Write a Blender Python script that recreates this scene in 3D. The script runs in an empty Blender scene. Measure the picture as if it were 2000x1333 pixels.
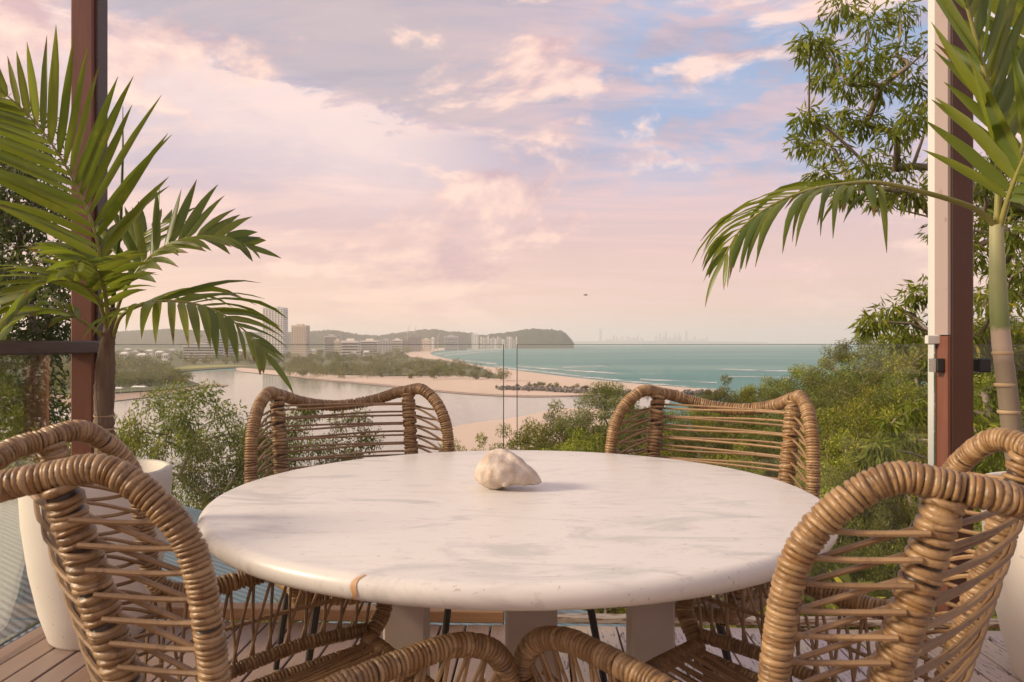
import bpy, math, random
import numpy as np
from mathutils import Vector, Matrix
R = math.radians
C = bpy.context.scene.collection
S = bpy.context.scene
rng = np.random.default_rng(7)
random.seed(7)
CAMZ, FPX, HY = 1.13, 1480.0, 669.0      # eye height, focal length in photo pixels, horizon row
SEA = -29.0
SUN_AZ, SUN_EL = -100.0, 24.0             # degrees, azimuth from +Y towards +X

# ------------------------------------------------------------------ camera
cam = bpy.data.cameras.new('camera'); camo = bpy.data.objects.new('camera', cam); C.objects.link(camo)
camo.location = (0, 0, CAMZ); camo.rotation_euler = (R(90), 0, 0)
cam.sensor_width = 36; cam.lens = 36 * FPX / 2000; cam.shift_y = 0.00125
cam.clip_start = 0.05; cam.clip_end = 80000
cam.dof.use_dof = True; cam.dof.focus_distance = 2.9; cam.dof.aperture_fstop = 11
S.camera = camo

# ------------------------------------------------------------------ node helper
class NT:
    def __init__(s, tree): s.t = tree; s.n = tree.nodes; s.l = tree.links
    def a(s, typ, ins=None, **kw):
        n = s.n.new(typ)
        for k, v in kw.items(): setattr(n, k, v)
        for k, v in (ins or {}).items():
            i = n.inputs[k]
            if isinstance(v, bpy.types.NodeSocket): s.l.new(v, i)
            else: i.default_value = v
        return n
    def math(s, op, a, b=0.0, c=0.0, clamp=False):
        n = s.a('ShaderNodeMath', {0: a, 1: b, 2: c}, operation=op); n.use_clamp = clamp; return n.outputs[0]
    def vmath(s, op, a, b=(0, 0, 0)):
        n = s.a('ShaderNodeVectorMath', {0: a, 1: b}, operation=op)
        return n.outputs['Value'] if op in ('DOT_PRODUCT', 'LENGTH') else n.outputs[0]
    def mix(s, f, a, b, blend='MIX'):
        n = s.n.new('ShaderNodeMix'); n.data_type = 'RGBA'; n.blend_type = blend
        for i, v in ((0, f), (6, a), (7, b)):
            if isinstance(v, bpy.types.NodeSocket): s.l.new(v, n.inputs[i])
            else: n.inputs[i].default_value = (v if i == 0 else (*v, 1) if len(v) == 3 else v)
        return n.outputs[2]
    def ramp(s, f, stops, interp='LINEAR'):
        n = s.n.new('ShaderNodeValToRGB'); n.color_ramp.interpolation = interp
        e = n.color_ramp.elements
        while len(e) < len(stops): e.new(0.5)
        for el, (p, c) in zip(e, stops):
            el.position = p; el.color = (*c, 1) if not isinstance(c, (int, float)) else (c, c, c, 1)
        s.l.new(f, n.inputs[0]); return n.outputs[0]
    def noise(s, vec, scale, detail=4, rough=0.5, dist=0.0):
        return s.a('ShaderNodeTexNoise', {'Vector': vec, 'Scale': scale, 'Detail': detail, 'Roughness': rough, 'Distortion': dist}).outputs[0]
    def smooth(s, v, lo, hi, a=0.0, b=1.0):
        return s.a('ShaderNodeMapRange', {0: v, 1: lo, 2: hi, 3: a, 4: b}, interpolation_type='SMOOTHSTEP').outputs[0]
    def mapping(s, vec, scale=(1, 1, 1), rot=(0, 0, 0), loc=(0, 0, 0)):
        return s.a('ShaderNodeMapping', {'Vector': vec, 'Location': loc, 'Rotation': rot, 'Scale': scale}).outputs[0]

# ------------------------------------------------------------------ world: sunset sky with thin pink cloud
sd = Vector((math.sin(R(SUN_AZ)) * math.cos(R(SUN_EL)), math.cos(R(SUN_AZ)) * math.cos(R(SUN_EL)), math.sin(R(SUN_EL))))
W = bpy.data.worlds.new('World'); S.world = W; W.use_nodes = True
w = NT(W.node_tree); w.n.clear()
gen = w.a('ShaderNodeTexCoord').outputs['Generated']
dirn = w.vmath('NORMALIZE', gen)
sx = w.a('ShaderNodeSeparateXYZ', {0: dirn})
X, Y, Z = sx.outputs
zc = w.math('MAXIMUM', Z, 0.0)
sky = w.a('ShaderNodeTexSky'); sky.sky_type = 'NISHITA'; sky.sun_disc = False
sky.sun_elevation = R(SUN_EL); sky.sun_rotation = R(SUN_AZ); sky.altitude = 30; sky.dust_density = 2.0
nish = w.vmath('SCALE', sky.outputs[0]); nish.node.inputs['Scale'].default_value = 0.09
base = w.ramp(zc, [(0.0, (0.86, 0.61, 0.50)), (0.05, (0.90, 0.64, 0.55)), (0.13, (0.80, 0.57, 0.55)),
                   (0.22, (0.56, 0.48, 0.56)), (0.36, (0.42, 0.40, 0.50)), (1.0, (0.42, 0.41, 0.47))])
base = w.mix(0.2, base, nish)
az = w.a('ShaderNodeMath', {0: X, 1: Y}, operation='ARCTAN2').outputs[0]
el = w.a('ShaderNodeMath', {0: Z}, operation='ARCSINE').outputs[0]
k = w.math('ADD', zc, 0.13)
cp = w.a('ShaderNodeCombineXYZ', {0: w.math('DIVIDE', X, k), 1: w.math('DIVIDE', Y, k), 2: 0.0}).outputs[0]
ae = w.a('ShaderNodeCombineXYZ', {0: az, 1: w.math('MULTIPLY', el, 2.2), 2: 0.0}).outputs[0]
wis = w.noise(w.mapping(cp, (0.45, 1.5, 1), (0, 0, R(28)), (3.1, 1.7, 0)), 1.5, 8, 0.62, 0.6)
cum = w.noise(w.mapping(ae, (1, 1, 1), (0, 0, R(16)), (0.9, 4.2, 0)), 3.3, 9, 0.6, 0.3)
cumL = w.noise(w.mapping(ae, (1, 1, 1), (0, 0, R(16)), (0.88, 4.15, 0)), 3.3, 9, 0.6, 0.3)
fine = w.noise(w.mapping(ae, (1, 1.3, 1), (0, 0, R(20))), 9.0, 8, 0.65, 0.4)
glow = w.math('POWER', w.math('MAXIMUM', w.vmath('DOT_PRODUCT', dirn, tuple(sd)), 0.0), 7.0)
leftness = w.smooth(X, -0.75, 0.5, 1.0, 0.0)
# clear blue hole in the cloud
hole = w.math('MULTIPLY', w.smooth(az, 0.02, 0.20), w.math('MULTIPLY', w.smooth(el, 0.15, 0.25), w.smooth(fine, 0.62, 0.42)))
base = w.mix(w.math('MULTIPLY', hole, 0.9), base, (0.34, 0.45, 0.63))
thin = w.smooth(wis, 0.40, 0.66)
tcol = w.mix(leftness, (0.80, 0.58, 0.58), (0.96, 0.74, 0.64))
col = w.mix(w.math('MULTIPLY', thin, w.math('MULTIPLY_ADD', hole, -0.45, 0.7)), base, tcol)
# long bright cloud bank with a ragged upper edge
line = w.math('SUBTRACT', w.math('MULTIPLY_ADD', az, -0.22, 0.255), el)
sb = w.math('ADD', line, w.math('MULTIPLY', w.math('SUBTRACT', fine, 0.5), 0.13))
bank = w.math('MULTIPLY', w.smooth(sb, 0.0, 0.016), w.math('MULTIPLY', w.smooth(sb, 0.17, 0.02), w.smooth(az, 0.05, -0.22)))
over = w.math('MULTIPLY', w.smooth(sb, 0.0, -0.02), w.smooth(az, 0.12, -0.15))
col = w.mix(w.math('MULTIPLY', over, 0.6), col, (0.42, 0.39, 0.43))
col = w.mix(w.math('MULTIPLY', bank, 0.7), col, (0.98, 0.80, 0.74))
# broken cumulus
body = w.smooth(cum, 0.50, 0.59)
edge = w.math('MULTIPLY_ADD', w.math('SUBTRACT', cum, cumL), 7.0, 0.5, clamp=True)
ccol = w.mix(edge, (0.54, 0.38, 0.42), (1.05, 0.80, 0.69))
col = w.mix(w.math('MULTIPLY', body, 0.75), col, ccol)
lowband = w.smooth(zc, 0.0, 0.12, 1.0, 0.0)
col = w.mix(w.math('MULTIPLY', lowband, w.math('MULTIPLY_ADD', leftness, 0.3, 0.25)), col, w.mix(leftness, (0.94, 0.60, 0.53), (1.05, 0.77, 0.58)))
col = w.mix(w.math('MULTIPLY', glow, 0.8, clamp=True), col, (1.3, 1.0, 0.74))
col = w.a('ShaderNodeHueSaturation', {'Hue': 0.5, 'Saturation': 1.28, 'Value': 1.0, 'Color': col}).outputs[0]
bg = w.a('ShaderNodeBackground', {'Color': col, 'Strength': 0.88})
w.l.new(bg.outputs[0], w.a('ShaderNodeOutputWorld').inputs[0])

sun = bpy.data.lights.new('sun', 'SUN'); suno = bpy.data.objects.new('sun', sun); C.objects.link(suno)
sun.energy = 3.7; sun.angle = R(14); sun.color = (1.0, 0.83, 0.63)
suno.rotation_euler = (-sd).to_track_quat('-Z', 'Y').to_euler(); suno.location = (-20, 6, 12)
S.view_settings.view_transform = 'Standard'; S.view_settings.look = 'None'
S.view_settings.exposure = 0.42; S.view_settings.gamma = 1.0; S.view_settings.use_curve_mapping = False
S.render.engine = 'CYCLES'
S.cycles.max_bounces = 8; S.cycles.transparent_max_bounces = 16; S.cycles.volume_bounces = 3
S.cycles.use_denoising = True; S.cycles.sample_clamp_indirect = 6

# ------------------------------------------------------------------ materials
def material(name, fn):
    m = bpy.data.materials.new(name); m.use_nodes = True
    t = NT(m.node_tree); t.n.clear()
    out = t.a('ShaderNodeOutputMaterial')
    r = fn(t)
    if isinstance(r, tuple): t.l.new(r[0], out.inputs[0]); t.l.new(r[1], out.inputs['Volume'])
    else: t.l.new(r, out.inputs[0])
    return m
def princ(t, col, rough=0.5, bump=None, bstr=0.3, bdist=0.01, **kw):
    ins = {'Base Color': col if isinstance(col, bpy.types.NodeSocket) else (*col, 1), 'Roughness': rough}
    ins.update(kw)
    p = t.a('ShaderNodeBsdfPrincipled', ins)
    if bump is not None:
        b = t.a('ShaderNodeBump', {'Height': bump, 'Strength': bstr, 'Distance': bdist})
        t.l.new(b.outputs[0], p.inputs['Normal'])
    return p.outputs[0]
def oc(t): return t.a('ShaderNodeTexCoord').outputs['Object']
def gpos(t): return t.a('ShaderNodeNewGeometry').outputs['Position']
def attr(t): return t.a('ShaderNodeAttribute', attribute_name='rnd').outputs['Fac']
def orand(t): return t.a('ShaderNodeObjectInfo').outputs['Random']
M = {}
def m_rattan(t):
    r = attr(t); n = t.noise(t.mapping(oc(t), (1, 1, 1)), 60, 4, 0.65)
    c = t.ramp(r, [(0, (0.03, 0.017, 0.009)), (0.02, (0.25, 0.13, 0.045)), (0.2, (0.225, 0.132, 0.057)), (0.8, (0.315, 0.195, 0.09)), (1, (0.40, 0.265, 0.138))])
    c = t.mix(t.math('MULTIPLY', t.smooth(n, 0.5, 0.72), .8), c, (0.10, 0.05, 0.022))
    c = t.mix(t.math('MULTIPLY', t.smooth(t.noise(oc(t), 9, 5, .65), .48, .70), .55), c, (0.085, 0.048, 0.024))
    return princ(t, c, 0.4, t.noise(oc(t), 220, 3), 0.35, 0.002, **{'Specular IOR Level': 0.5})
M['rattan'] = material('rattan', m_rattan)
def m_strand(t):
    n = t.noise(oc(t), 45, 5, 0.7); r = orand(t)
    c = t.mix(r, (0.20, 0.118, 0.055), (0.33, 0.205, 0.10))
    c = t.mix(t.smooth(n, 0.5, 0.75), c, (0.14, 0.08, 0.042))
    return princ(t, c, 0.5, t.noise(oc(t), 200, 2), 0.3, 0.001)
M['strand'] = material('rattan_strand', m_strand)
M['iron'] = material('black_metal', lambda t: princ(t, (0.018, 0.017, 0.016), 0.45))
def m_marble(t):
    p = oc(t)
    v = t.noise(t.mapping(p, (1.0, 2.6, 1), (0, 0, R(20))), 3.0, 8, 0.62, 1.2)
    f = t.noise(t.mapping(p, (1, 3.5, 1), (0, 0, R(-12))), 22, 5, 0.6, 0.4)
    sp = t.noise(t.mapping(p, (1, 2.2, 1)), 55, 3, 0.5, 0.6)
    c = t.mix(t.smooth(v, 0.50, 0.66), (0.70, 0.665, 0.61), (0.54, 0.52, 0.49))
    c = t.mix(t.math('MULTIPLY', t.smooth(f, 0.56, 0.70), 0.5), c, (0.46, 0.40, 0.36))
    c = t.mix(t.math('MULTIPLY', t.smooth(sp, 0.66, 0.74), 0.6), c, (0.30, 0.25, 0.22))
    st = t.vmath('LENGTH', t.vmath('MULTIPLY', t.vmath('SUBTRACT', t.vmath('ADD', p, t.vmath('SCALE', t.a('ShaderNodeTexNoise', {'Vector': p, 'Scale': 30.0}).outputs['Color'])), (-0.275, -0.69, -0.03)), (1.6, 0.7, 0.6)))
    c = t.mix(t.math('MULTIPLY', t.smooth(st, 0.012, 0.03, 1, 0), 0.0), c, (0.5, 0.26, 0.1))
    rg = t.smooth(v, 0.3, 0.7, 0.30, 0.44)
    return princ(t, c, rg, t.noise(p, 90, 4), 0.05, 0.002, **{'Specular IOR Level': 0.4})
M['marble'] = material('honed_marble', m_marble)
M['stain'] = material('rust_stain', lambda t: princ(t, (0.52, 0.30, 0.14), 0.5))
M['taupe'] = material('taupe_paint', lambda t: princ(t, t.mix(t.noise(oc(t), 6, 5, .6), (0.40, 0.33, 0.29), (0.50, 0.42, 0.37)), 0.5, t.noise(oc(t), 120, 3), 0.1, 0.002))
def m_shell(t):
    p = oc(t); n = t.noise(p, 28, 6, 0.6, 0.5)
    c = t.mix(t.smooth(n, 0.35, 0.7), (0.60, 0.52, 0.44), (0.46, 0.36, 0.27))
    c = t.mix(t.smooth(t.noise(p, 90, 3), 0.68, 0.76), c, (0.25, 0.19, 0.15))
    return princ(t, c, 0.55, t.noise(p, 45, 8, 0.65), 0.8, 0.006)
M['shell'] = material('worn_shell', m_shell)
def m_plank(t):
    p = oc(t); r = orand(t)
    gr = t.noise(t.mapping(p, (14, 0.8, 1)), 6, 7, 0.65, 0.5)
    xx = t.a('ShaderNodeSeparateXYZ', {0: gpos(t)}).outputs[0]
    side = t.smooth(t.math('MULTIPLY_ADD', r, 0.5, xx), 0.2, 0.75)
    wood = t.mix(gr, (0.17, 0.095, 0.06), (0.36, 0.24, 0.175))
    wood = t.mix(t.math('MULTIPLY', r, 0.5), wood, (0.34, 0.27, 0.25))
    paint = t.mix(r, (0.50, 0.42, 0.44), (0.56, 0.46, 0.36))
    chip = t.smooth(t.noise(t.mapping(p, (9, 1.5, 1)), 9, 8, 0.72, 0.6), 0.56, 0.60)
    paint = t.mix(chip, paint, (0.09, 0.06, 0.05))
    c = t.mix(side, wood, paint)
    return princ(t, c, 0.42, gr, 0.25, 0.004)
M['plank'] = material('deck_timber', m_plank)
M['timber'] = material('pale_timber', lambda t: princ(t, t.mix(t.noise(t.mapping(oc(t), (1, 14, 14)), 5, 6, .6), (0.30, 0.16, 0.07), (0.52, 0.31, 0.16)), 0.55))
M['rustedge'] = material('rusty_edge', lambda t: princ(t, t.mix(t.smooth(t.noise(t.mapping(oc(t), (1, 6, 6)), 9, 6, .65), .45, .6), (0.50, 0.42, 0.34), (0.20, 0.10, 0.04)), 0.6))
def m_post(t):
    p = oc(t); n = t.noise(t.mapping(p, (4, 4, 0.6)), 8, 6, 0.6)
    c = t.mix(n, (0.12, 0.042, 0.026), (0.20, 0.075, 0.046))
    c = t.mix(t.smooth(t.noise(p, 38, 4, .6), 0.72, 0.76), c, (0.35, 0.24, 0.2))
    return princ(t, c, 0.36, t.noise(t.mapping(p, (6, 6, 0.7)), 12, 4), 0.15, 0.004)
M['post'] = material('red_brown_paint', m_post)
def m_pd(t): return princ(t, t.mix(t.noise(t.mapping(oc(t), (4, 4, .6)), 8, 6, .6), (0.055, 0.02, 0.010), (0.085, 0.032, 0.016)), 0.4, t.noise(oc(t), 60, 4), .1, .003)
M['postdark'] = material('dark_brown_paint', m_pd)
M['rail'] = material('weathered_dark_timber', lambda t: princ(t, t.mix(t.noise(t.mapping(oc(t), (9, 1, 9)), 7, 6, .65), (0.045, 0.025, 0.02), (0.13, 0.085, 0.07)), 0.5))
M['white'] = material('white_paint', lambda t: princ(t, t.mix(t.noise(t.mapping(oc(t), (1, 1, .3)), 9, 5), (0.52, 0.53, 0.50), (0.60, 0.60, 0.57)), 0.45))
M['pink'] = material('mottled_pale_pink', lambda t: princ(t, t.mix(t.smooth(t.noise(oc(t), 14, 7, .7), .6, .7), (0.34, 0.265, 0.24), (0.24, 0.16, 0.13)), 0.45))
def m_pot(t):
    p = oc(t)
    c = t.mix(t.noise(p, 5, 5, .6), (0.66, 0.60, 0.53), (0.74, 0.69, 0.62))
    c = t.mix(t.smooth(t.noise(p, 60, 2), 0.72, 0.75), c, (0.4, 0.34, 0.28))
    return princ(t, c, 0.7, t.noise(p, 160, 4, .6), 0.3, 0.003)
M['pot'] = material('cream_planter', m_pot)
M['soil'] = material('potting_soil', lambda t: princ(t, t.mix(t.noise(oc(t), 40, 5), (0.02, 0.014, 0.01), (0.08, 0.055, 0.04)), 0.9, t.noise(oc(t), 50, 5), 1.0, 0.02))
def m_glass(t):
    f = t.a('ShaderNodeFresnel', {'IOR': 1.45}).outputs[0]
    tr = t.a('ShaderNodeBsdfTransparent', {'Color': (0.975, 0.988, 0.98, 1)})
    gl = t.a('ShaderNodeBsdfGlossy', {'Color': (1, 1, 1, 1), 'Roughness': 0.0})
    return t.a('ShaderNodeMixShader', {0: t.math('MULTIPLY', f, 0.55), 1: tr.outputs[0], 2: gl.outputs[0]}).outputs[0]
M['glass'] = material('balustrade_glass', m_glass)
M['glassedge'] = material('glass_edge', lambda t: princ(t, (0.10, 0.12, 0.11), 0.15))
def m_roof(t):
    p = gpos(t)
    return princ(t, t.mix(t.noise(p, 1.3, 6, .6), (0.075, 0.115, 0.15), (0.11, 0.155, 0.19)), 0.6)
M['roof'] = material('blue_grey_roofing', m_roof)
M['render'] = material('grey_render', lambda t: princ(t, (0.45, 0.47, 0.44), 0.8))
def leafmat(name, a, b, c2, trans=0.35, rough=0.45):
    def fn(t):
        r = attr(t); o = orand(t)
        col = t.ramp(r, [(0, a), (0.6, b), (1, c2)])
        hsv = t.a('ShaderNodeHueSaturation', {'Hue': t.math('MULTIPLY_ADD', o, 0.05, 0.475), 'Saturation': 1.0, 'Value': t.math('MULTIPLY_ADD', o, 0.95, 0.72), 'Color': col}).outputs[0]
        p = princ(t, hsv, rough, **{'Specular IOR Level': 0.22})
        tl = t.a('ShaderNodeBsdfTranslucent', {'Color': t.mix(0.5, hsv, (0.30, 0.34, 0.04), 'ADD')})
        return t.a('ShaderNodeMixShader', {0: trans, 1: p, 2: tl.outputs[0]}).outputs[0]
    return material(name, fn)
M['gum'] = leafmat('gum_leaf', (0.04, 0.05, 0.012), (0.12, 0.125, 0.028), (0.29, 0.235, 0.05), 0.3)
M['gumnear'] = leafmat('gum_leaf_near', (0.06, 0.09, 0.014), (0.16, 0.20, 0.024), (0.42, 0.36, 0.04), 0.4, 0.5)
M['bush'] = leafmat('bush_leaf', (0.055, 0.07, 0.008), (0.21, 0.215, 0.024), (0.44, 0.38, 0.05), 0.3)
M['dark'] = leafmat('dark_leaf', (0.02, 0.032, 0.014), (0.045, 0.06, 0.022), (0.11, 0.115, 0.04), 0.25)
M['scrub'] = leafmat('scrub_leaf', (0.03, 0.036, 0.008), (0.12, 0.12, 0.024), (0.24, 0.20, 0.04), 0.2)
def m_palm(t):
    p = oc(t); o = orand(t)
    c = t.mix(o, (0.075, 0.115, 0.014), (0.18, 0.20, 0.025))
    c = t.mix(t.smooth(t.noise(p, 9, 5, .6), 0.58, 0.75), c, (0.21, 0.20, 0.03))
    c = t.mix(t.smooth(t.math('MULTIPLY_ADD', t.noise(p, 25, 4), .25, attr(t)), .93, 1.06), c, (0.16, 0.095, 0.03))
    pr = princ(t, c, 0.38, **{'Specular IOR Level': 0.5})
    tl = t.a('ShaderNodeBsdfTranslucent', {'Color': t.mix(0.5, c, (0.28, 0.34, 0.02), 'ADD')})
    return t.a('ShaderNodeMixShader', {0: 0.42, 1: pr, 2: tl.outputs[0]}).outputs[0]
M['palm'] = material('palm_leaf', m_palm)
M['rachis'] = material('palm_stalk', lambda t: princ(t, t.mix(t.noise(oc(t), 12, 4), (0.16, 0.17, 0.035), (0.30, 0.26, 0.07)), 0.4))
M['trunkb'] = material('fibrous_palm_trunk', lambda t: princ(t, t.mix(t.noise(t.mapping(oc(t), (6, 6, 1)), 7, 7, .7), (0.05, 0.03, 0.02), (0.30, 0.20, 0.14)), 0.8, t.noise(t.mapping(oc(t), (8, 8, 1)), 14, 5), 0.8, 0.01))
def m_trunkr(t):
    z = t.a('ShaderNodeSeparateXYZ', {0: oc(t)}).outputs[2]
    n = t.noise(oc(t), 22, 5, .6)
    c = t.ramp(t.math('MULTIPLY_ADD', n, 0.06, t.math('MULTIPLY', z, 0.98)), [(0, (0.14, 0.115, 0.08)), (0.48, (0.24, 0.19, 0.13)), (0.53, (0.45, 0.35, 0.27)), (0.585, (0.42, 0.33, 0.25)), (0.60, (0.16, 0.20, 0.06)), (0.95, (0.42, 0.40, 0.21))])
    return princ(t, c, 0.5, n, 0.2, 0.004)
M['trunkr'] = material('ringed_palm_trunk', m_trunkr)
M['ring'] = material('leaf_scar', lambda t: princ(t, (0.42, 0.30, 0.17), 0.6))
M['bark'] = material('gum_bark', lambda t: princ(t, t.mix(t.noise(t.mapping(oc(t), (1, 1, .3)), 3, 6, .6), (0.12, 0.085, 0.06), (0.33, 0.26, 0.20)), 0.8))
M['earth'] = material('hillside_earth', lambda t: princ(t, t.mix(t.noise(gpos(t), 0.5, 8, .65), (0.03, 0.04, 0.012), (0.10, 0.10, 0.035)), 0.95))
def m_sand(t):
    p = gpos(t)
    c = t.mix(t.noise(t.mapping(p, (1, .35, 1)), 0.02, 7, .6), (0.56, 0.41, 0.31), (0.70, 0.55, 0.43))
    return princ(t, c, 0.85, t.noise(p, 0.4, 5), 0.4, 0.2)
M['sand'] = material('beach_sand', m_sand)
M['wetsand'] = material('wet_sand', lambda t: princ(t, t.mix(t.noise(gpos(t), 0.03, 6), (0.34, 0.20, 0.12), (0.42, 0.27, 0.17)), 0.35))
def m_land(t): return princ(t, t.mix(t.noise(gpos(t), 0.012, 7, .6), (0.07, 0.085, 0.03), (0.17, 0.16, 0.07)), 0.95)
M['land'] = material('low_land', m_land)
M['lawn'] = material('dry_lawn', lambda t: princ(t, t.mix(t.noise(gpos(t), 0.05, 6), (0.22, 0.22, 0.05), (0.33, 0.30, 0.09)), 0.9))
def m_sea(t):
    p = gpos(t)
    w1 = t.noise(t.mapping(p, (0.35, 1, 1), (0, 0, R(-12))), 0.055, 8, 0.62)
    w2 = t.noise(t.mapping(p, (0.25, 1, 1), (0, 0, R(-8))), 0.006, 6, 0.6)
    c = t.mix(t.smooth(w2, 0.35, 0.65), (0.075, 0.215, 0.205), (0.15, 0.29, 0.255))
    foam = t.smooth(t.noise(t.mapping(p, (0.22, 1, 1), (0, 0, R(-10))), 0.03, 9, 0.66, 0.3), 0.665, 0.72)
    c = t.mix(foam, c, (0.75, 0.75, 0.72))
    return princ(t, c, 0.5, w1, 0.8, 1.2, **{'Specular IOR Level': 0.15})
M['sea'] = material('ocean_water', m_sea)
def m_river(t):
    p = gpos(t)
    n = t.noise(t.mapping(p, (0.4, 1, 1), (0, 0, R(10))), 0.25, 7, 0.6)
    c = t.mix(t.noise(p, 0.01, 6, .6), (0.30, 0.31, 0.27), (0.40, 0.38, 0.32))
    return princ(t, c, 0.10, n, 0.07, 0.5)
M['river'] = material('river_water', m_river)
def m_foam(t):
    a = t.smooth(t.noise(t.mapping(gpos(t), (.3, 1, 1)), 0.12, 8, .65), 0.42, 0.6)
    return t.a('ShaderNodeMixShader', {0: a, 1: t.a('ShaderNodeBsdfTransparent').outputs[0], 2: princ(t, (0.78, 0.77, 0.74), 0.7)}).outputs[0]
M['foam'] = material('surf_foam', m_foam)
M['rock'] = material('dark_rock', lambda t: princ(t, t.mix(attr(t), (0.05, 0.045, 0.04), (0.22, 0.19, 0.165)), 0.85))
M['hill'] = material('wooded_hill', lambda t: princ(t, t.mix(t.noise(gpos(t), 0.02, 8, .7), (0.035, 0.045, 0.022), (0.09, 0.095, 0.045)), 0.95, t.noise(gpos(t), 0.03, 8, .7), 1.0, 12.0))
M['bwhite'] = material('pale_facade', lambda t: princ(t, (0.78, 0.74, 0.68), 0.7))
M['bcream'] = material('cream_facade', lambda t: princ(t, (0.70, 0.60, 0.48), 0.7))
M['bgrey'] = material('grey_facade', lambda t: princ(t, (0.50, 0.48, 0.47), 0.7))
M['bblue'] = material('blue_glass_facade', lambda t: princ(t, (0.26, 0.31, 0.40), 0.3))
M['bdark'] = material('dark_facade', lambda t: princ(t, (0.28, 0.25, 0.24), 0.7))
M['pane'] = material('window_glass', lambda t: princ(t, (0.075, 0.08, 0.085), 0.15))
M['brick'] = material('orange_cladding', lambda t: princ(t, (0.55, 0.20, 0.10), 0.7))
M['steel'] = material('brushed_steel', lambda t: princ(t, (0.55, 0.53, 0.50), 0.3, Metallic=0.9))

# ------------------------------------------------------------------ object helpers
def mk(name, V, F, mat=None, parent=None, smooth=False, rnd=None):
    me = bpy.data.meshes.new(name); V = np.asarray(V, np.float32)
    F = np.asarray(F, np.int32) if not isinstance(F, list) else F
    if isinstance(F, np.ndarray):
        k = F.shape[1]
        me.vertices.add(len(V)); me.vertices.foreach_set('co', V.ravel())
        me.loops.add(F.size); me.loops.foreach_set('vertex_index', F.ravel())
        me.polygons.add(len(F)); me.polygons.foreach_set('loop_start', np.arange(len(F), dtype=np.int32) * k)
        me.update(calc_edges=True)
    else:
        me.from_pydata(V.tolist(), [], F)
    if smooth: me.polygons.foreach_set('use_smooth', [True] * len(me.polygons))
    if rnd is not None: me.attributes.new('rnd', 'FLOAT', 'FACE').data.foreach_set('value', np.asarray(rnd, np.float32))
    me.validate()
    if mat: me.materials.append(M[mat])
    o = bpy.data.objects.new(name, me); C.objects.link(o)
    if parent: o.parent = parent
    return o
def tag(o, label, cat, group=None):
    o['label'] = label; o['category'] = cat
    if group: o['group'] = group
    return o
def struct(o, kind='structure', label=None):
    o['kind'] = kind
    if label: o['label'] = label
    return o
def empty(name, loc=(0, 0, 0), rz=0.0):
    o = bpy.data.objects.new(name, None); C.objects.link(o); o.location = loc; o.rotation_euler = (0, 0, rz); o.empty_display_size = .1
    return o
def dup(root):
    r = root.copy(); C.objects.link(r)
    for ch in list(root.children):
        c = ch.copy(); C.objects.link(c); c.parent = r
        for g in list(ch.children):
            d = g.copy(); C.objects.link(d); d.parent = c
    return r
def P(px, py, d): return np.array([(px - 1000) / FPX * d, d, CAMZ - (py - HY) / FPX * d])
def Gd(py, z=SEA): return FPX * (CAMZ - z) / (py - HY)
def G(px, py, z=SEA):
    d = Gd(py, z); return ((px - 1000) / FPX * d, d)
def box(x0, x1, y0, y1, z0, z1, bev=0.0):
    if bev <= 0:
        V = [(x, y, z) for z in (z0, z1) for y in (y0, y1) for x in (x0, x1)]
        return V, [(0, 2, 3, 1), (4, 5, 7, 6), (0, 1, 5, 4), (2, 6, 7, 3), (0, 4, 6, 2), (1, 3, 7, 5)]
    V = []; F = []
    for z, b in ((z0, bev), (z0 + bev, 0), (z1 - bev, 0), (z1, bev)):
        a0, a1, c0, c1 = x0 + b, x1 - b, y0 + b, y1 - b
        e = bev if b == 0 else bev * 0.3
        V += [(a0 + e, c0, z), (a1 - e, c0, z), (a1, c0 + e, z), (a1, c1 - e, z), (a1 - e, c1, z), (a0 + e, c1, z), (a0, c1 - e, z), (a0, c0 + e, z)]
    for k in range(3):
        for i in range(8):
            j = (i + 1) % 8; F.append((k * 8 + i, k * 8 + j, k * 8 + 8 + j, k * 8 + 8 + i))
    F.append(tuple(range(7, -1, -1))); F.append(tuple(24 + i for i in range(8)))
    return V, F
class MB:
    def __init__(s): s.V = []; s.F = []
    def add(s, VF):
        n = len(s.V); s.V += [tuple(v) for v in VF[0]]; s.F += [tuple(i + n for i in f) for f in VF[1]]; return s
    def box(s, *a): return s.add(box(*a))
    def build(s, name, mat, parent=None, smooth=False): return mk(name, s.V, s.F, mat, parent, smooth)
def catmull(pts, step):
    pts = [np.array(p, float) for p in pts]
    p = [2 * pts[0] - pts[1]] + pts + [2 * pts[-1] - pts[-2]]
    out = []
    for i in range(1, len(p) - 2):
        n = max(2, int(np.linalg.norm(p[i + 1] - p[i]) / step))
        for j in range(n):
            t = j / n
            out.append(0.5 * (2 * p[i] + (p[i + 1] - p[i - 1]) * t + (2 * p[i - 1] - 5 * p[i] + 4 * p[i + 1] - p[i + 2]) * t * t + (3 * p[i] - p[i - 1] - 3 * p[i + 1] + p[i + 2]) * t ** 3))
    out.append(pts[-1]); return np.array(out)
def frames(path):
    T = np.gradient(path, axis=0); T /= np.linalg.norm(T, axis=1)[:, None] + 1e-9
    a = np.array([0, 0, 1.0]) if abs(T[0][2]) < 0.8 else np.array([1.0, 0, 0])
    n = np.cross(T[0], a); n /= np.linalg.norm(n); N = []
    for t in T:
        n = n - t * np.dot(n, t); n /= np.linalg.norm(n) + 1e-9; N.append(n)
    N = np.array(N); return T, N, np.cross(T, N)
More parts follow.
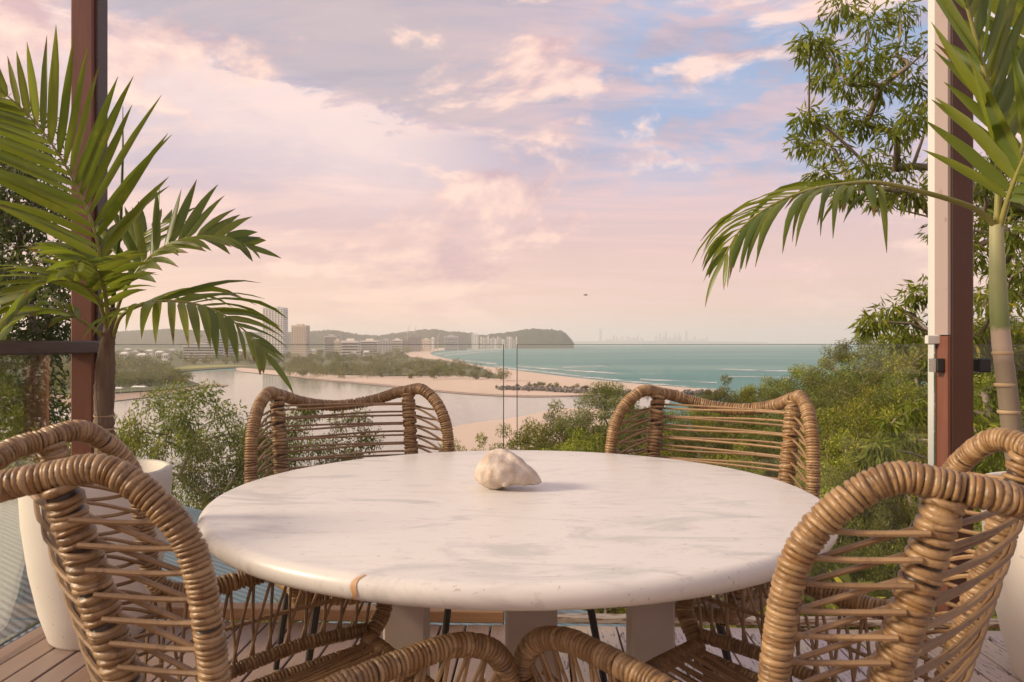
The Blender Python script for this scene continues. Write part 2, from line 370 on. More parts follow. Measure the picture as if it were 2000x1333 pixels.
def tube(path, rad, sides=6, cap=True):
    path = np.asarray(path); T, N, B = frames(path); n = len(path)
    rad = np.broadcast_to(np.asarray(rad, float), (n,))
    th = np.arange(sides) * 2 * math.pi / sides
    V = path[:, None] + rad[:, None, None] * (np.cos(th)[None, :, None] * N[:, None] + np.sin(th)[None, :, None] * B[:, None])
    i = np.arange(n - 1)[:, None] * sides; j = np.arange(sides)[None]; j2 = (j + 1) % sides
    F = np.stack([i + j, i + j2, i + sides + j2, i + sides + j], -1).reshape(-1, 4).tolist()
    if cap: F.append(list(range(sides - 1, -1, -1))); F.append([(n - 1) * sides + q for q in range(sides)])
    return V.reshape(-1, 3).tolist(), F
def wrapped(name, pts, r, pitch, parent, seed, jit=0.22, tilt=0.07, sides=14, gap=0.045):
    """a pole wound with cane: each turn is its own raised, slightly uneven band"""
    g = np.random.default_rng(seed)
    path = catmull(pts, 0.004); L = np.concatenate([[0], np.cumsum(np.linalg.norm(np.diff(path, axis=0), axis=1))])
    st = []; s = 0.0; rn = []
    while s < L[-1]:
        p = pitch * (1 + jit * g.uniform(-1, 1)); rr = r * (1 + 0.014 * g.normal()); tl = tilt * r * g.normal(); ph = g.uniform(0, 6.28)
        v = g.uniform(.03, 1)
        for f, k in ((0.0, 0.80), (0.09, 0.935), (0.33, 1.0), (0.67, 1.0), (0.91, 0.935), (0.999, 0.80)):
            st.append((s + f * p, rr * k, tl, ph)); rn.append(v)
        s += p
        if g.uniform() < gap:
            st.append((s + 0.1 * p, r * 0.74, tl, ph)); rn.append(0.0); st.append((s + 0.3 * p, r * 0.74, tl, ph)); rn.append(0.0); s += 0.4 * p
    st = np.array(st); T, N, B = frames(path)
    def at(A, x): return np.stack([np.interp(x, L, A[:, c]) for c in range(3)], -1)
    ss = np.clip(st[:, 0], 0, L[-1]); pc, tc, nc, bc = at(path, ss), at(T, ss), at(N, ss), at(B, ss)
    th = np.arange(sides) * 2 * math.pi / sides
    wob = 1 + 0.02 * np.cos(th[None] * 3 + st[:, 3:4])
    V = pc[:, None] + (st[:, 1:2] * wob)[..., None] * (np.cos(th)[None, :, None] * nc[:, None] + np.sin(th)[None, :, None] * bc[:, None])
    V = V + (st[:, 2:3] * np.cos(th[None] + st[:, 3:4]))[..., None] * tc[:, None]
    n = len(st); i = np.arange(n - 1)[:, None] * sides; j = np.arange(sides)[None]; j2 = (j + 1) % sides
    F = np.stack([i + j, i + j2, i + sides + j2, i + sides + j], -1).reshape(-1, 4)
    rnd = np.repeat(np.array(rn)[:-1], sides)
    return mk(name, V.reshape(-1, 3), F, 'rattan', parent, True, rnd)
def lathe(prof, n=48):
    V = []; F = []
    for r, z in prof:
        for i in range(n):
            a = 2 * math.pi * i / n; V.append((r * math.cos(a), r * math.sin(a), z))
    for k in range(len(prof) - 1):
        for i in range(n):
            j = (i + 1) % n; F.append((k * n + i, k * n + j, k * n + n + j, k * n + n + i))
    return V, F

# ------------------------------------------------------------------ setting: water, sand, land, hills
def sheet(name, poly, z, mat, kind='structure'):
    return struct(mk(name, [(x, y, z) for x, y in poly], [list(range(len(poly)))], mat), kind)
def smoothpoly(pts, it=2):
    for _ in range(it):
        q = []
        for i in range(len(pts)):
            a, b = pts[i], pts[(i + 1) % len(pts)]
            q += [(a[0] * .75 + b[0] * .25, a[1] * .75 + b[1] * .25), (a[0] * .25 + b[0] * .75, a[1] * .25 + b[1] * .75)]
        pts = q
    return pts
struct(mk('sea', [(-24000, -400, SEA), (24000, -400, SEA), (24000, 29000, SEA), (-24000, 29000, SEA)], [[0, 1, 2, 3]], 'sea'))
river = [G(*p) for p in [(560, 730), (470, 722), (380, 727), (330, 735), (372, 752), (390, 757), (330, 775), (200, 778), (-250, 782), (-500, 1000), (300, 1300), (900, 1100), (1250, 830), (1330, 772), (1200, 762), (1000, 764), (850, 760), (700, 745), (600, 735)]]
sheet('river', smoothpoly(river, 2), SEA + 0.10, 'river')
spit = [G(*p) for p in [(440, 724), (540, 734), (640, 743), (750, 752), (870, 766), (990, 774), (1090, 775), (1200, 771), (1330, 772), (1430, 765), (1330, 758), (1230, 750), (1120, 739), (1010, 725), (930, 714), (890, 705), (850, 696), (835, 690), (870, 683), (940, 678.5), (1010, 675), (1040, 673.2), (900, 673), (600, 680), (500, 705)]]
sheet('beach', smoothpoly(spit, 2), SEA + 0.45, 'sand')
wet = [G(*p) for p in [(560, 737), (640, 745), (750, 755), (870, 768.5), (990, 776.5), (1090, 777), (1200, 770), (1000, 766), (870, 758), (750, 747), (640, 741)]]
sheet('wet_sand', smoothpoly(wet, 2), SEA + 0.30, 'wetsand')
bank = [G(*p) for p in [(845, 872), (872, 838), (930, 828), (1000, 820), (1100, 798), (1200, 800), (1300, 850), (1200, 930), (950, 920)]]
sheet('sandbank', smoothpoly(bank, 2), SEA + 0.5, 'sand')
lshore = [G(*p) for p in [(-200, 800), (150, 793), (225, 785), (330, 772), (400, 757), (452, 755), (440, 750), (392, 753), (330, 758), (200, 765), (-200, 775)]]
sheet('river_shore', smoothpoly(lshore, 2), SEA + 0.4, 'wetsand')
land = [(-16000, 380), G(200, 772), G(330, 764), G(392, 754), G(350, 738), G(330, 730), G(380, 725), G(470, 719), G(540, 725), G(640, 733), G(760, 736), G(900, 735), G(985, 742), G(940, 720), G(880, 707), G(800, 698), G(790, 690), G(860, 680), G(960, 675.5), G(1000, 673.6), (200, 12000), (-16000, 14000)]
sheet('low_land', land, SEA + 1.0, 'land')
sheet('lawn', smoothpoly([G(*p) for p in [(330, 726), (380, 722), (470, 717.5), (500, 716), (440, 714.5), (380, 716), (345, 720)]], 2), SEA + 1.3, 'lawn')
# surf lines
def foam(pts, wpx):
    up = [G(x, y - wpx) for x, y in pts]; dn = [G(x, y + wpx) for x, y in pts]
    o = mk('surf', [(x, y, SEA + 0.25) for x, y in up + dn], [[i, i + 1, len(pts) + i + 1, len(pts) + i] for i in range(len(pts) - 1)], 'foam')
    return struct(o, 'stuff', 'white breaking surf rolling toward the beach')
for pts, wp in [([(965, 716), (1010, 722), (1070, 728), (1130, 736), (1220, 745), (1330, 756), (1400, 762)], 1.6),
                ([(1010, 716), (1080, 722), (1160, 727), (1230, 733)], 1.3), ([(1100, 718), (1180, 716), (1190, 719)], .9),
                ([(1400, 722), (1480, 724), (1600, 727)], 1.1), ([(1250, 742), (1330, 745), (1400, 748)], 1.2),
                ([(1420, 736), (1500, 737), (1570, 739)], .9), ([(880, 703), (930, 707), (970, 712)], 1.4), ([(850, 692), (890, 688), (960, 683), (1030, 678)], 1.2),
                ([(868, 695), (905, 691), (980, 685)], 0.8)]:
    foam(pts, wp)
# near hillside under the deck
def hz(x, y):
    u = x / (y + 30.0)
    s = min(1, max(0, (u + 0.15) / 0.55)); s = s * s * (3 - 2 * s)
    toe = 95 + s * 240
    f = min(1.3, max(0, y / toe)); z = -3.2 - 27.5 * f ** 0.8
    q = min(1, max(0, (u - 0.28) / 0.4)); z += q * q * (3 - 2 * q) * 10 * math.exp(-((y - 55) / 70) ** 2)
    return z + 0.5 * math.sin(x * .21) * math.sin(y * .17)
gx = np.concatenate([np.linspace(-220, -30, 24), np.linspace(-24, 40, 33), np.linspace(48, 420, 34)]); gy = np.concatenate([np.linspace(-40, 40, 33), np.linspace(46, 420, 50)])
V = [(x, y, hz(x, y)) for y in gy for x in gx]; nx = len(gx)
F = np.array([(j * nx + i, j * nx + i + 1, (j + 1) * nx + i + 1, (j + 1) * nx + i) for j in range(len(gy) - 1) for i in range(nx - 1)])
struct(mk('hillside', V, F, 'earth', None, True))
# far wooded hills and headland
def ridge(name, sil, d, depth, seed, label):
    g = np.random.default_rng(seed); xs = np.arange(sil[0][0], sil[-1][0] + 1, 4.0)
    ys = np.interp(xs, [p[0] for p in sil], [p[1] for p in sil])
    rows = np.linspace(-1, 1, 13); V = []
    for r_ in rows:
        dd = d + r_ * depth
        for x, y in zip(xs, ys):
            top = (HY - y) / FPX * d + CAMZ; hgt = top - SEA
            prof = max(0, math.cos(r_ * math.pi / 2)) ** 0.7
            V.append(((x - 1000) / FPX * dd, dd, SEA - 1 + (hgt + 1) * prof * (1 + 0.035 * g.normal() * (prof < .99)) + (g.uniform(0, 6) if 0.3 < prof else 0)))
    n = len(xs)
    F = np.array([(j * n + i, j * n + i + 1, (j + 1) * n + i + 1, (j + 1) * n + i) for j in range(12) for i in range(n - 1)])
    o = struct(mk(name, V, F, 'hill', None, False)); o['label'] = label; return o
ridge('hills', [(-400, 655), (-100, 650), (120, 654), (200, 651), (260, 647), (330, 644), (420, 648), (520, 651), (600, 650), (640, 646), (665, 648), (700, 655), (740, 657), (765, 653), (795, 650), (822, 645), (850, 645), (880, 649), (900, 650), (940, 655), (960, 658)], 4600, 700, 3, 'long hazy wooded ridge behind the town')
ridge('headland', [(925, 666), (940, 657), (970, 653), (1000, 650), (1025, 645), (1045, 643.5), (1080, 646), (1098, 648), (1106, 654), (1114, 662), (1121, 671)], 4000, 330, 5, 'flat topped wooded headland ending in a steep point')
ridge('far_shore', [(1100, 668.5), (1180, 667), (1290, 666.5), (1400, 668), (1500, 669.5)], 17500, 300, 6, 'faint low shore under the far skyline')

# ------------------------------------------------------------------ vegetation toolkit
def kites(base, dirs, L, Wd, g):
    n = len(base); dirs = dirs / (np.linalg.norm(dirs, axis=1)[:, None] + 1e-9)
    s = np.cross(dirs, g.normal(size=(n, 3))); s /= np.linalg.norm(s, axis=1)[:, None] + 1e-9
    nrm = np.cross(dirs, s)
    L = np.broadcast_to(L, (n,))[:, None]; Wd = np.broadcast_to(Wd, (n,))[:, None]
    mid = base + dirs * L * 0.42 + nrm * L * 0.06
    V = np.stack([base, mid + s * Wd / 2, base + dirs * L, mid - s * Wd / 2], 1).reshape(-1, 3)
    return V, np.arange(4 * n).reshape(n, 4)
def leaf_cloud(tips, per, rad, L, Wd, droop, g, flat=0.75):
    n = len(tips) * per; c = np.repeat(tips, per, 0)
    rr = np.repeat(np.broadcast_to(rad, (len(tips),)), per)
    d = g.normal(size=(n, 3)); d /= np.linalg.norm(d, axis=1)[:, None]
    off = d * (g.uniform(0, 1, n) ** 0.45 * rr)[:, None]; off[:, 2] *= flat
    dirs = d * 0.7 + g.normal(size=(n, 3)) * 0.6; dirs[:, 2] -= droop
    Ls = L * g.uniform(0.6, 1.25, n)
    V, F = kites(c + off, dirs, Ls, Ls * (Wd / L), g)
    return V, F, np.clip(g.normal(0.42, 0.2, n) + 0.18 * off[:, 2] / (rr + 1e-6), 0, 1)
def skeleton(base, top, tips, r0, g, sag=0.08):
    nodes = []; par = []
    base = np.array(base, float); top = np.array(top, float)
    h = np.linalg.norm(top - base)
    for i in range(7):
        t = i / 6; nodes.append(base + (top - base) * t + g.normal(size=3) * h * 0.012 * (0 < i)); par.append(i - 1)
    order = np.argsort(np.linalg.norm(tips - top, axis=1)); ends = {}
    for k in order:
        tip = tips[k]; A = np.array(nodes); d = np.linalg.norm(A - tip, axis=1)
        cost = d * (1 + 0.5 * (A[:, 2] > tip[2] + 0.1)); cost[:2] *= 3
        j = int(np.argmin(cost)); a = A[j]; last = j
        for t in (0.35, 0.7, 1.0):
            p = a + (tip - a) * t + np.array([0, 0, sag * d[j] * math.sin(t * math.pi)]) + g.normal(size=3) * d[j] * 0.03 * (t < 1)
            nodes.append(p); par.append(last); last = len(nodes) - 1
    wgt = np.ones(len(nodes))
    for i in range(len(nodes) - 1, 0, -1):
        if par[i] >= 0: wgt[par[i]] += wgt[i] * 0.98
    rad = np.maximum(r0 * 0.05, r0 * (wgt / wgt[0]) ** 0.52)
    V = []; F = []
    for i in range(1, len(nodes)):
        a, b = nodes[par[i]], nodes[i]; ra, rb = min(rad[par[i]], rad[i] * 1.5), rad[i]
        v, f = tube(np.array([a, (a + b) / 2, b]), [ra, (ra + rb) / 2, rb], 5, False)
        n = len(V); V += v; F += [[q + n for q in ff] for ff in f]
    return V, F
def crown_tips(n, c, rx, ry, rz, g, shell=0.5):
    d = g.normal(size=(n, 3)); d /= np.linalg.norm(d, axis=1)[:, None]
    r = shell + (1 - shell) * g.uniform(0, 1, n) ** 0.6
    lump = np.clip(1 + 0.22 * np.sin(d[:, 0] * 5 + d[:, 2] * 4 + g.uniform(0, 6)) + 0.12 * g.normal(size=n), .6, 1.08)
    return np.array(c) + d * np.array([rx, ry, rz]) * (r * lump)[:, None]
def tree(name, label, cat, loc, height, rx, rz, ntip, per, crad, L, Wd, droop, mat, seed, group, trunk_r=None, low=0.0, flat=.75, shell=.45):
    """an Empty at the foot with a trunk-and-limbs mesh and a leaf crown"""
    g = np.random.default_rng(seed)
    c = (g.normal() * 0.15, g.normal() * .15, height - rz * 0.95)
    tips = crown_tips(ntip, c, rx, rx, rz, g, shell)
    tips = tips[tips[:, 2] > low]
    t = empty(name, loc); tag(t, label, cat, group)
    V, F = skeleton((0, 0, -0.4), (c[0], c[1], c[2] - rz * 0.1), tips, trunk_r or height * 0.022, g)
    mk('trunk', V, F, 'bark', t, True)
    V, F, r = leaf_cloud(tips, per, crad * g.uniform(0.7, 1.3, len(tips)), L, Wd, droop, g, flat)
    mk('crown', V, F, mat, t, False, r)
    return t
protos = {
 'gum': [tree('gum_tree', 'tall open gum tree', 'tree', (0, 0, 0), 10, 3.1, 3.2, 75, 330, 0.55, 0.15, 0.045, 0.6, 'gum', s, None, 0.13) for s in (11, 12)],
 'bush': [tree('bushy_tree', 'round bushy tree', 'tree', (0, 0, 0), 8, 2.9, 3.2, 75, 300, 0.60, 0.15, 0.06, 0.1, 'bush', s, None, shell=.6) for s in (21, 22, 23)],
 'dark': [tree('dark_tree', 'dark slope tree', 'tree', (0, 0, 0), 9, 3.2, 3.4, 75, 300, 0.58, 0.16, 0.055, 0.3, 'gum', s, None, shell=.55) for s in (31, 32)],
}
used = set()
def plant(kind, px, top, d, label, group, w=1.0, var=None, hmin=4.0):
    pr = protos[kind]; p = pr[(var if var is not None else random.randrange(len(pr)))]
    x = (px - 1000) / FPX * d; zt = CAMZ - (top - HY) / FPX * d; zb = hz(x, d)
    h0 = {'gum': 10, 'bush': 8, 'dark': 9}[kind]
    h = max(hmin, zt - zb); s = h / h0
    if p.name in used: o = dup(p)
    else: o = p; used.add(p.name)
    sw = min(max(s, 0.55), 1.25) * w
    o.location = (x, d, zt - h0 * s); o.scale = (sw, sw, s); o.rotation_euler = (0, 0, random.uniform(0, 6.28))
    tag(o, label, 'tree', group); return o
GR = 'trees on the bush slope beyond the glass'
for kd, px, top, d, wd in [
    ('dark', 1015, 838, 62, .9), ('bush', 1075, 806, 58, .9), ('gum', 1163, 746, 52, .9), ('dark', 1120, 800, 56, .9), ('bush', 1225, 786, 62, 1), ('dark', 1285, 795, 58, 1), ('bush', 1345, 790, 66, 1), ('dark', 1405, 762, 74, .9),
    ('bush', 1432, 748, 78, .9), ('bush', 1490, 742, 80, 1), ('dark', 1548, 735, 72, 1), ('bush', 1590, 705, 76, 1), ('dark', 1640, 684, 68, 1.1), ('gum', 1705, 655, 60, 1.2), ('dark', 1770, 648, 52, 1.2), ('bush', 1850, 640, 46, 1.2), ('gum', 1940, 620, 44, 1.2), ('dark', 2050, 610, 44, 1.3),
    ('bush', 900, 868, 60, .7), ('bush', 955, 866, 58, .7), ('dark', 1045, 868, 46, .8), ('bush', 1130, 850, 42, .8), ('dark', 1210, 850, 44, .9), ('bush', 1290, 862, 40, .8), ('dark', 1375, 830, 48, 1), ('bush', 1455, 800, 52, 1), ('dark', 1530, 790, 50, 1.1), ('dark', 1600, 765, 46, 1.1), ('gum', 1680, 730, 40, 1.1), ('bush', 1760, 740, 34, 1), ('dark', 1850, 720, 32, 1.1), ('bush', 1960, 700, 30, 1.1),
    ('dark', 1330, 900, 32, .8), ('bush', 1420, 880, 32, .9), ('dark', 1510, 860, 34, .9), ('bush', 1655, 790, 27, .8), ('bush', 1730, 780, 25, .8), ('bush', 1635, 872, 20, .62), ('dark', 1700, 900, 18, .7), ('dark', 1790, 830, 21, .8), ('bush', 1880, 830, 18, .8), ('dark', 1990, 820, 18, .9), ('bush', 1580, 935, 18, .6), ('dark', 1760, 985, 12.5, .55), ('bush', 1900, 960, 12, .6),
    ('dark', 1500, 985, 19, .7), ('bush', 1400, 990, 19, .7), ('dark', 1290, 985, 21, .7), ('bush', 1180, 985, 23, .7), ('dark', 1640, 1060, 11.5, .5)]:
    zn = 'near the pale sandbank' if px < 1190 else ('beside the tall white post' if px > 1590 else 'below the stretch of open sea')
    plant(kd, px, top, d, {'bush': 'bushy olive green', 'dark': 'darker fine leaved', 'gum': 'feathery gum'}[kd] + ' tree on the ' + ('upper' if d > 41 else 'lower') + ' slope ' + zn, GR, wd)
plant('gum', 410, 752, 31, 'open crowned gum tree against the pale river', None, 1.02, 0, 8)
plant('gum', 590, 782, 33, 'denser gum tree behind the rattan chair beside the open crowned gum', None, .85, 1, 8)
plant('gum', 480, 830, 27, 'low gum tree growing in front of the open crowned gum', None, .7, 1, 6)
plant('bush', 232, 838, 22, 'small shrubby tree on the river bank behind the cream planter', None, .45, None, 4)
plant('dark', 330, 985, 16, 'leafy shrub below the open crowned gum', None, .6, None, 3)
plant('dark', 520, 985, 17, 'leafy shrub below the denser gum', None, .6, None, 3)
plant('dark', 60, 800, 15, 'dark shrubby tree beneath the timber rail', None, .9, None, 4)
plant('bush', -60, 880, 12, 'low olive shrub beside the corrugated roof', None, .7, None, 3)
plant('bush', 100, 905, 13, 'low olive shrub behind the cream planter', None, .55, None, 3)
# tall dark tree beyond the left post
g = np.random.default_rng(41)
tips = np.array([P(px + g.normal() * 26, py + g.normal() * 26, 11 + g.normal() * .9) for px, py in
                 [(x, y) for y in range(170, 820, 42) for x in (-190, -140, -95, -50, -10, 30, 68, 100)] if not (py < 240 and px > 10) and not (py < 420 and px > 75) and g.uniform() < .8])
t = empty('dark_tree', (-8.6, 11.2, hz(-8.6, 11.2))); tag(t, 'tall dark leafy tree behind the left palm fronds', 'tree')
V, F = skeleton((0, 0, -.4), np.array((-8.6, 11.2, 2.5)) - np.array(t.location), tips - np.array(t.location), 0.2, g)
mk('trunk', V, F, 'bark', t, True)
V, F, r = leaf_cloud(tips - np.array(t.location), 330, 0.46, 0.11, 0.034, 0.5, g)
mk('crown', V, F, 'dark', t, False, r)
# big gum hanging in from the right
g = np.random.default_rng(43)
spots = [(1640, 20, 34), (1700, 45, 34), (1760, 30, 34), (1585, 85, 26), (1620, 110, 32), (1690, 120, 36), (1750, 110, 36), (1610, 150, 26), (1660, 165, 30), (1720, 170, 32), (1780, 160, 34),
         (1580, 235, 26), (1640, 235, 32), (1570, 280, 28), (1620, 285, 34), (1690, 240, 26), (1750, 255, 34), (1790, 230, 30), (1690, 320, 34), (1750, 330, 34), (1600, 345, 24), (1660, 370, 26), (1720, 385, 26), (1780, 380, 26),
         (1790, 575, 24), (1740, 610, 26), (1700, 630, 20), (1790, 640, 32), (1750, 660, 26), (1830, 200, 40), (1840, 80, 40), (1850, 330, 40), (1850, 450, 40), (1840, 560, 40), (1850, 680, 40)]
spots += [(x + g.normal() * 12, y + g.normal() * 12, 34) for y in range(330, 960, 62) for x in (1915, 1955, 2010, 2070) if g.uniform() < .85]
spots += [(1740, 830, 22), (1770, 860, 24), (1720, 875, 20), (1790, 800, 24), (1690, 900, 14)]
tp = []; 
for px, py, rp in spots:
    d = 8.2 + g.normal() * .55
    tp.append(P(px, py, d))
tips = np.array(tp); loc = np.array((6.6, 9.4, hz(6.6, 9.4)))
t = empty('gum_tree', loc); tag(t, 'large gum tree with drooping leaves reaching past the white post', 'tree')
V, F = skeleton((0, 0, -.4), np.array((6.3, 9.0, 2.2)) - loc, tips - loc, 0.085, g, 0.05)
mk('trunk', V, F, 'bark', t, True)
rad = np.array([s[2] for s in spots]) / FPX * 8.2 * 1.15
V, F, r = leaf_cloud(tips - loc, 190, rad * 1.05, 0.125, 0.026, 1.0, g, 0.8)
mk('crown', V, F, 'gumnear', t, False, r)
# low plants between deck and roof
def tuft(name, label, loc, n, L, Wd, seed, mat='bush', up=1.0):
    g = np.random.default_rng(seed); ang = g.uniform(0, 6.28, n); lean = g.uniform(.25, 1.1, n)
    stems = np.stack([np.cos(ang) * lean, np.sin(ang) * lean, np.full(n, up)], 1) * g.uniform(.4, 1, n)[:, None] * L * 3
    base = []; dr = []
    for s in stems:
        for q in np.linspace(.25, 1, 12):
            for sg in (-1, 1):
                base.append(s * q - np.array([0, 0, .25 * q * q * np.linalg.norm(s)])); side = np.cross(s, (0, 0, 1)); side = side / (np.linalg.norm(side) + 1e-6)
                dr.append(side * sg + s / np.linalg.norm(s) * .7 + g.normal(size=3) * .2)
    V, F = kites(np.array(base), np.array(dr), L * g.uniform(.6, 1.1, len(base)), Wd, g)
    t = empty(name, loc); tag(t, label, 'plant')
    mk('foliage', V, F, mat, t, False, np.clip(g.normal(.4, .2, len(F)), 0, 1))
    b = MB()
    for s in stems: b.add(tube(catmull([(0, 0, -.15), s * .5 - np.array([0, 0, .06 * np.linalg.norm(s)]), s - np.array([0, 0, .25 * np.linalg.norm(s)])], .08), .008, 5))
    b.build('stem', 'rachis', t)
tuft('feathery_shrub', 'feathery green shrub growing between deck and corrugated roof', (-1.35, 4.35, -.95), 26, .22, .022, 51)
tuft('feathery_shrub', 'feathery green shrub tucked behind the kerb under the table edge', (-1.05, 3.9, -.75), 20, .18, .02, 52)
tuft('leafy_shrub', 'broad leafy shrub outside the glass beside the right post', (1.75, 4.3, -.7), 22, .2, .06, 53)
tuft('leafy_shrub', 'broad leafy shrub outside the glass below the right rear chair', (1.2, 4.4, -1.0), 20, .2, .055, 54)

# scrub masses far off (nobody could count them)
def inpoly(x, y, poly):
    c = False; j = len(poly) - 1
    for i in range(len(poly)):
        if (poly[i][1] > y) != (poly[j][1] > y) and x < (poly[j][0] - poly[i][0]) * (y - poly[i][1]) / (poly[j][1] - poly[i][1]) + poly[i][0]: c = not c
        j = i
    return c
def scrub(name, label, pixpoly, n, hlo, hhi, per, L, seed, front=None):
    g = np.random.default_rng(seed); poly = [G(*p) for p in pixpoly]
    px = np.array(pixpoly); Vs = []; Fs = []; Rs = []; k = 0
    cnt = 0
    while cnt < n:
        a, b = g.uniform(px[:, 0].min(), px[:, 0].max()), g.uniform(px[:, 1].min(), px[:, 1].max())
        x, y = G(a, b)
        if not inpoly(x, y, poly): continue
        cnt += 1
        h = g.uniform(hlo, hhi); r = h * g.uniform(.5, .8)
        tips = crown_tips(14, (x, y, SEA + 1 + h * .52), r, r, h * .5, g, .3)
        V, F, rr = leaf_cloud(tips, per, r * .36, L, L * .6, .1, g)
        rr = np.clip(rr + g.normal() * .15, 0, 1)
        Vs.append(V); Fs.append(F + k); Rs.append(rr); k += len(V)
    return struct(mk(name, np.concatenate(Vs), np.concatenate(Fs), 'scrub', None, False, np.concatenate(Rs)), 'stuff', label)
scrub('coastal_scrub', 'olive coastal scrub covering the sand spit', [(560, 738), (640, 741), (760, 744), (900, 743), (992, 748), (940, 728), (880, 716), (800, 708), (700, 704), (590, 706), (545, 722)], 200, 5, 12, 26, 0.9, 61)
scrub('river_mangrove', 'green mangrove thicket along the far river bank', [(100, 768), (225, 764), (330, 758), (388, 754), (345, 738), (325, 729), (225, 722), (100, 722)], 220, 5, 10, 20, 0.85, 62)
scrub('town_trees', 'hazy trees between the houses of the town', [(100, 722), (325, 729), (345, 715), (500, 716), (560, 716), (800, 703), (795, 694), (860, 684), (700, 686), (400, 690), (100, 690)], 420, 6, 14, 7, 2.0, 63)
scrub('shore_pines', 'dark trees lining the far beach front', [(640, 690), (780, 692), (860, 683), (940, 679.5), (930, 678), (800, 682), (640, 684)], 130, 10, 22, 7, 2.6, 64)
scrub('dune_grass', 'low dry dune plants along the boulders', [(1010, 760), (1060, 761), (1130, 766), (1150, 763), (1090, 756), (1040, 755)], 45, .8, 2.6, 9, .6, 65)
# rock groynes
def rocks(name, label, pts, n, seed, sp):
    g = np.random.default_rng(seed); Vs = []; Fs = []; Rr = []
    ico = [(0, 0, 1), (.9, 0, .45), (.28, .85, .45), (-.72, .53, .45), (-.72, -.53, .45), (.28, -.85, .45), (.72, .53, -.45), (-.28, .85, -.45), (-.9, 0, -.45), (-.28, -.85, -.45), (.72, -.53, -.45), (0, 0, -1)]
    fc = [(0, 1, 2), (0, 2, 3), (0, 3, 4), (0, 4, 5), (0, 5, 1), (1, 6, 2), (2, 7, 3), (3, 8, 4), (4, 9, 5), (5, 10, 1), (1, 10, 6), (2, 6, 7), (3, 7, 8), (4, 8, 9), (5, 9, 10), (6, 11, 7), (7, 11, 8), (8, 11, 9), (9, 11, 10), (10, 11, 6)]
    pts = [G(*p) for p in pts]; seg = np.linspace(0, len(pts) - 1.001, n)
    for q in seg:
        i = int(q); f = q - i; x = pts[i][0] * (1 - f) + pts[i + 1][0] * f + g.normal() * sp; y = pts[i][1] * (1 - f) + pts[i + 1][1] * f + g.normal() * sp
        s = g.uniform(.5, 1.3); v = np.array(ico) * s * g.uniform(.7, 1.2, (12, 1)) + (x, y, SEA + .8 + g.uniform(0, 1.2))
        Fs += [[a + len(Vs) for a in ff] for ff in fc]; Vs += v.tolist(); Rr += [g.uniform()] * 20
    return struct(mk(name, Vs, Fs, 'rock', None, False, Rr), 'stuff', label)
rocks('rock_groyne', 'row of dark boulders across the sand spit', [(985, 762), (1050, 764), (1130, 769), (1230, 772)], 700, 71, 3.2)
rocks('rock_wall', 'line of dark boulders edging the river mouth', [(1270, 771), (1330, 772), (1400, 771)], 160, 72, 3.0)

# ------------------------------------------------------------------ town
def building(label, x0, x1, top, d, floors, cols, wall, depth=None, group=None, style='grid', roof=True, name='apartment_block', cat='building'):
    wx = (x1 - x0) / FPX * d; xc = ((x0 + x1) / 2 - 1000) / FPX * d; zt = CAMZ - (top - HY) / FPX * d; zb = SEA + 1.0
    H = zt - zb; dp = depth or wx * .8
    t = empty(name, (xc, d, zb)); tag(t, label, cat, group)
    mk('wall', *box(-wx / 2, wx / 2, 0, dp, 0, H), wall, t)
    fh = H / (floors + .6); b = MB()
    for f in range(floors):
        z0 = fh * (f + .35); z1 = z0 + fh * .45
        if style == 'grid':
            cw = wx / cols
            for c in range(cols):
                xx = -wx / 2 + cw * (c + .22); b.box(xx, xx + cw * .46, -.12, .1, z0, z1)
            nd = max(2, int(dp / cw))
            for c in range(nd):
                yy = dp / nd * (c + .22)
                for sx_ in (-wx / 2, wx / 2): b.box(sx_ - .12, sx_ + .12, yy, yy + dp / nd * .56, z0, z1)
        else:
            b.box(-wx / 2 * .96, wx / 2 * .96, -.12, .1, z0, z1); b.box(-wx / 2 - .12, -wx / 2 + .1, dp * .05, dp * .95, z0, z1); b.box(wx / 2 - .1, wx / 2 + .12, dp * .05, dp * .95, z0, z1)
    struct(b.build('window_grid', 'pane', t), 'stuff')
    if style == 'band':
        b = MB()
        for f in range(floors + 1): b.box(-wx / 2 - .2, wx / 2 + .2, -1.3, 0, fh * (f + .12), fh * (f + .3))
        struct(b.build('balcony_slab', 'bwhite', t), 'stuff')
    if roof:
        b = MB(); b.box(-wx / 2 - .3, wx / 2 + .3, -.3, dp + .3, H, H + fh * .25); b.box(-wx * .22, wx * .2, dp * .25, dp * .7, H + fh * .25, H + fh * 1.0); b.build('roof', wall, t)
    return t
building('tallest pale apartment tower standing behind the palm frond', 513, 553, 602, 1400, 26, 7, 'bwhite', 30)
building('shorter cream apartment tower with square windows', 569, 598, 637, 1300, 15, 6, 'bcream', 24)
building('low white banded office block near the river', 357, 419, 675, 1250, 5, 8, 'bgrey', 40, style='band')
building('blue grey building with orange cladding behind the banded office', 402, 446, 659, 1380, 7, 8, 'bblue', 30, style='band')
mk('cladding', *box(-19, -11, -1.2, 6, 30.0, 34.2), 'brick', bpy.data.objects['apartment_block.003'])
building('square grey apartment block left of the beach flats', 633, 659, 657, 1750, 9, 5, 'bgrey', 26, style='band')
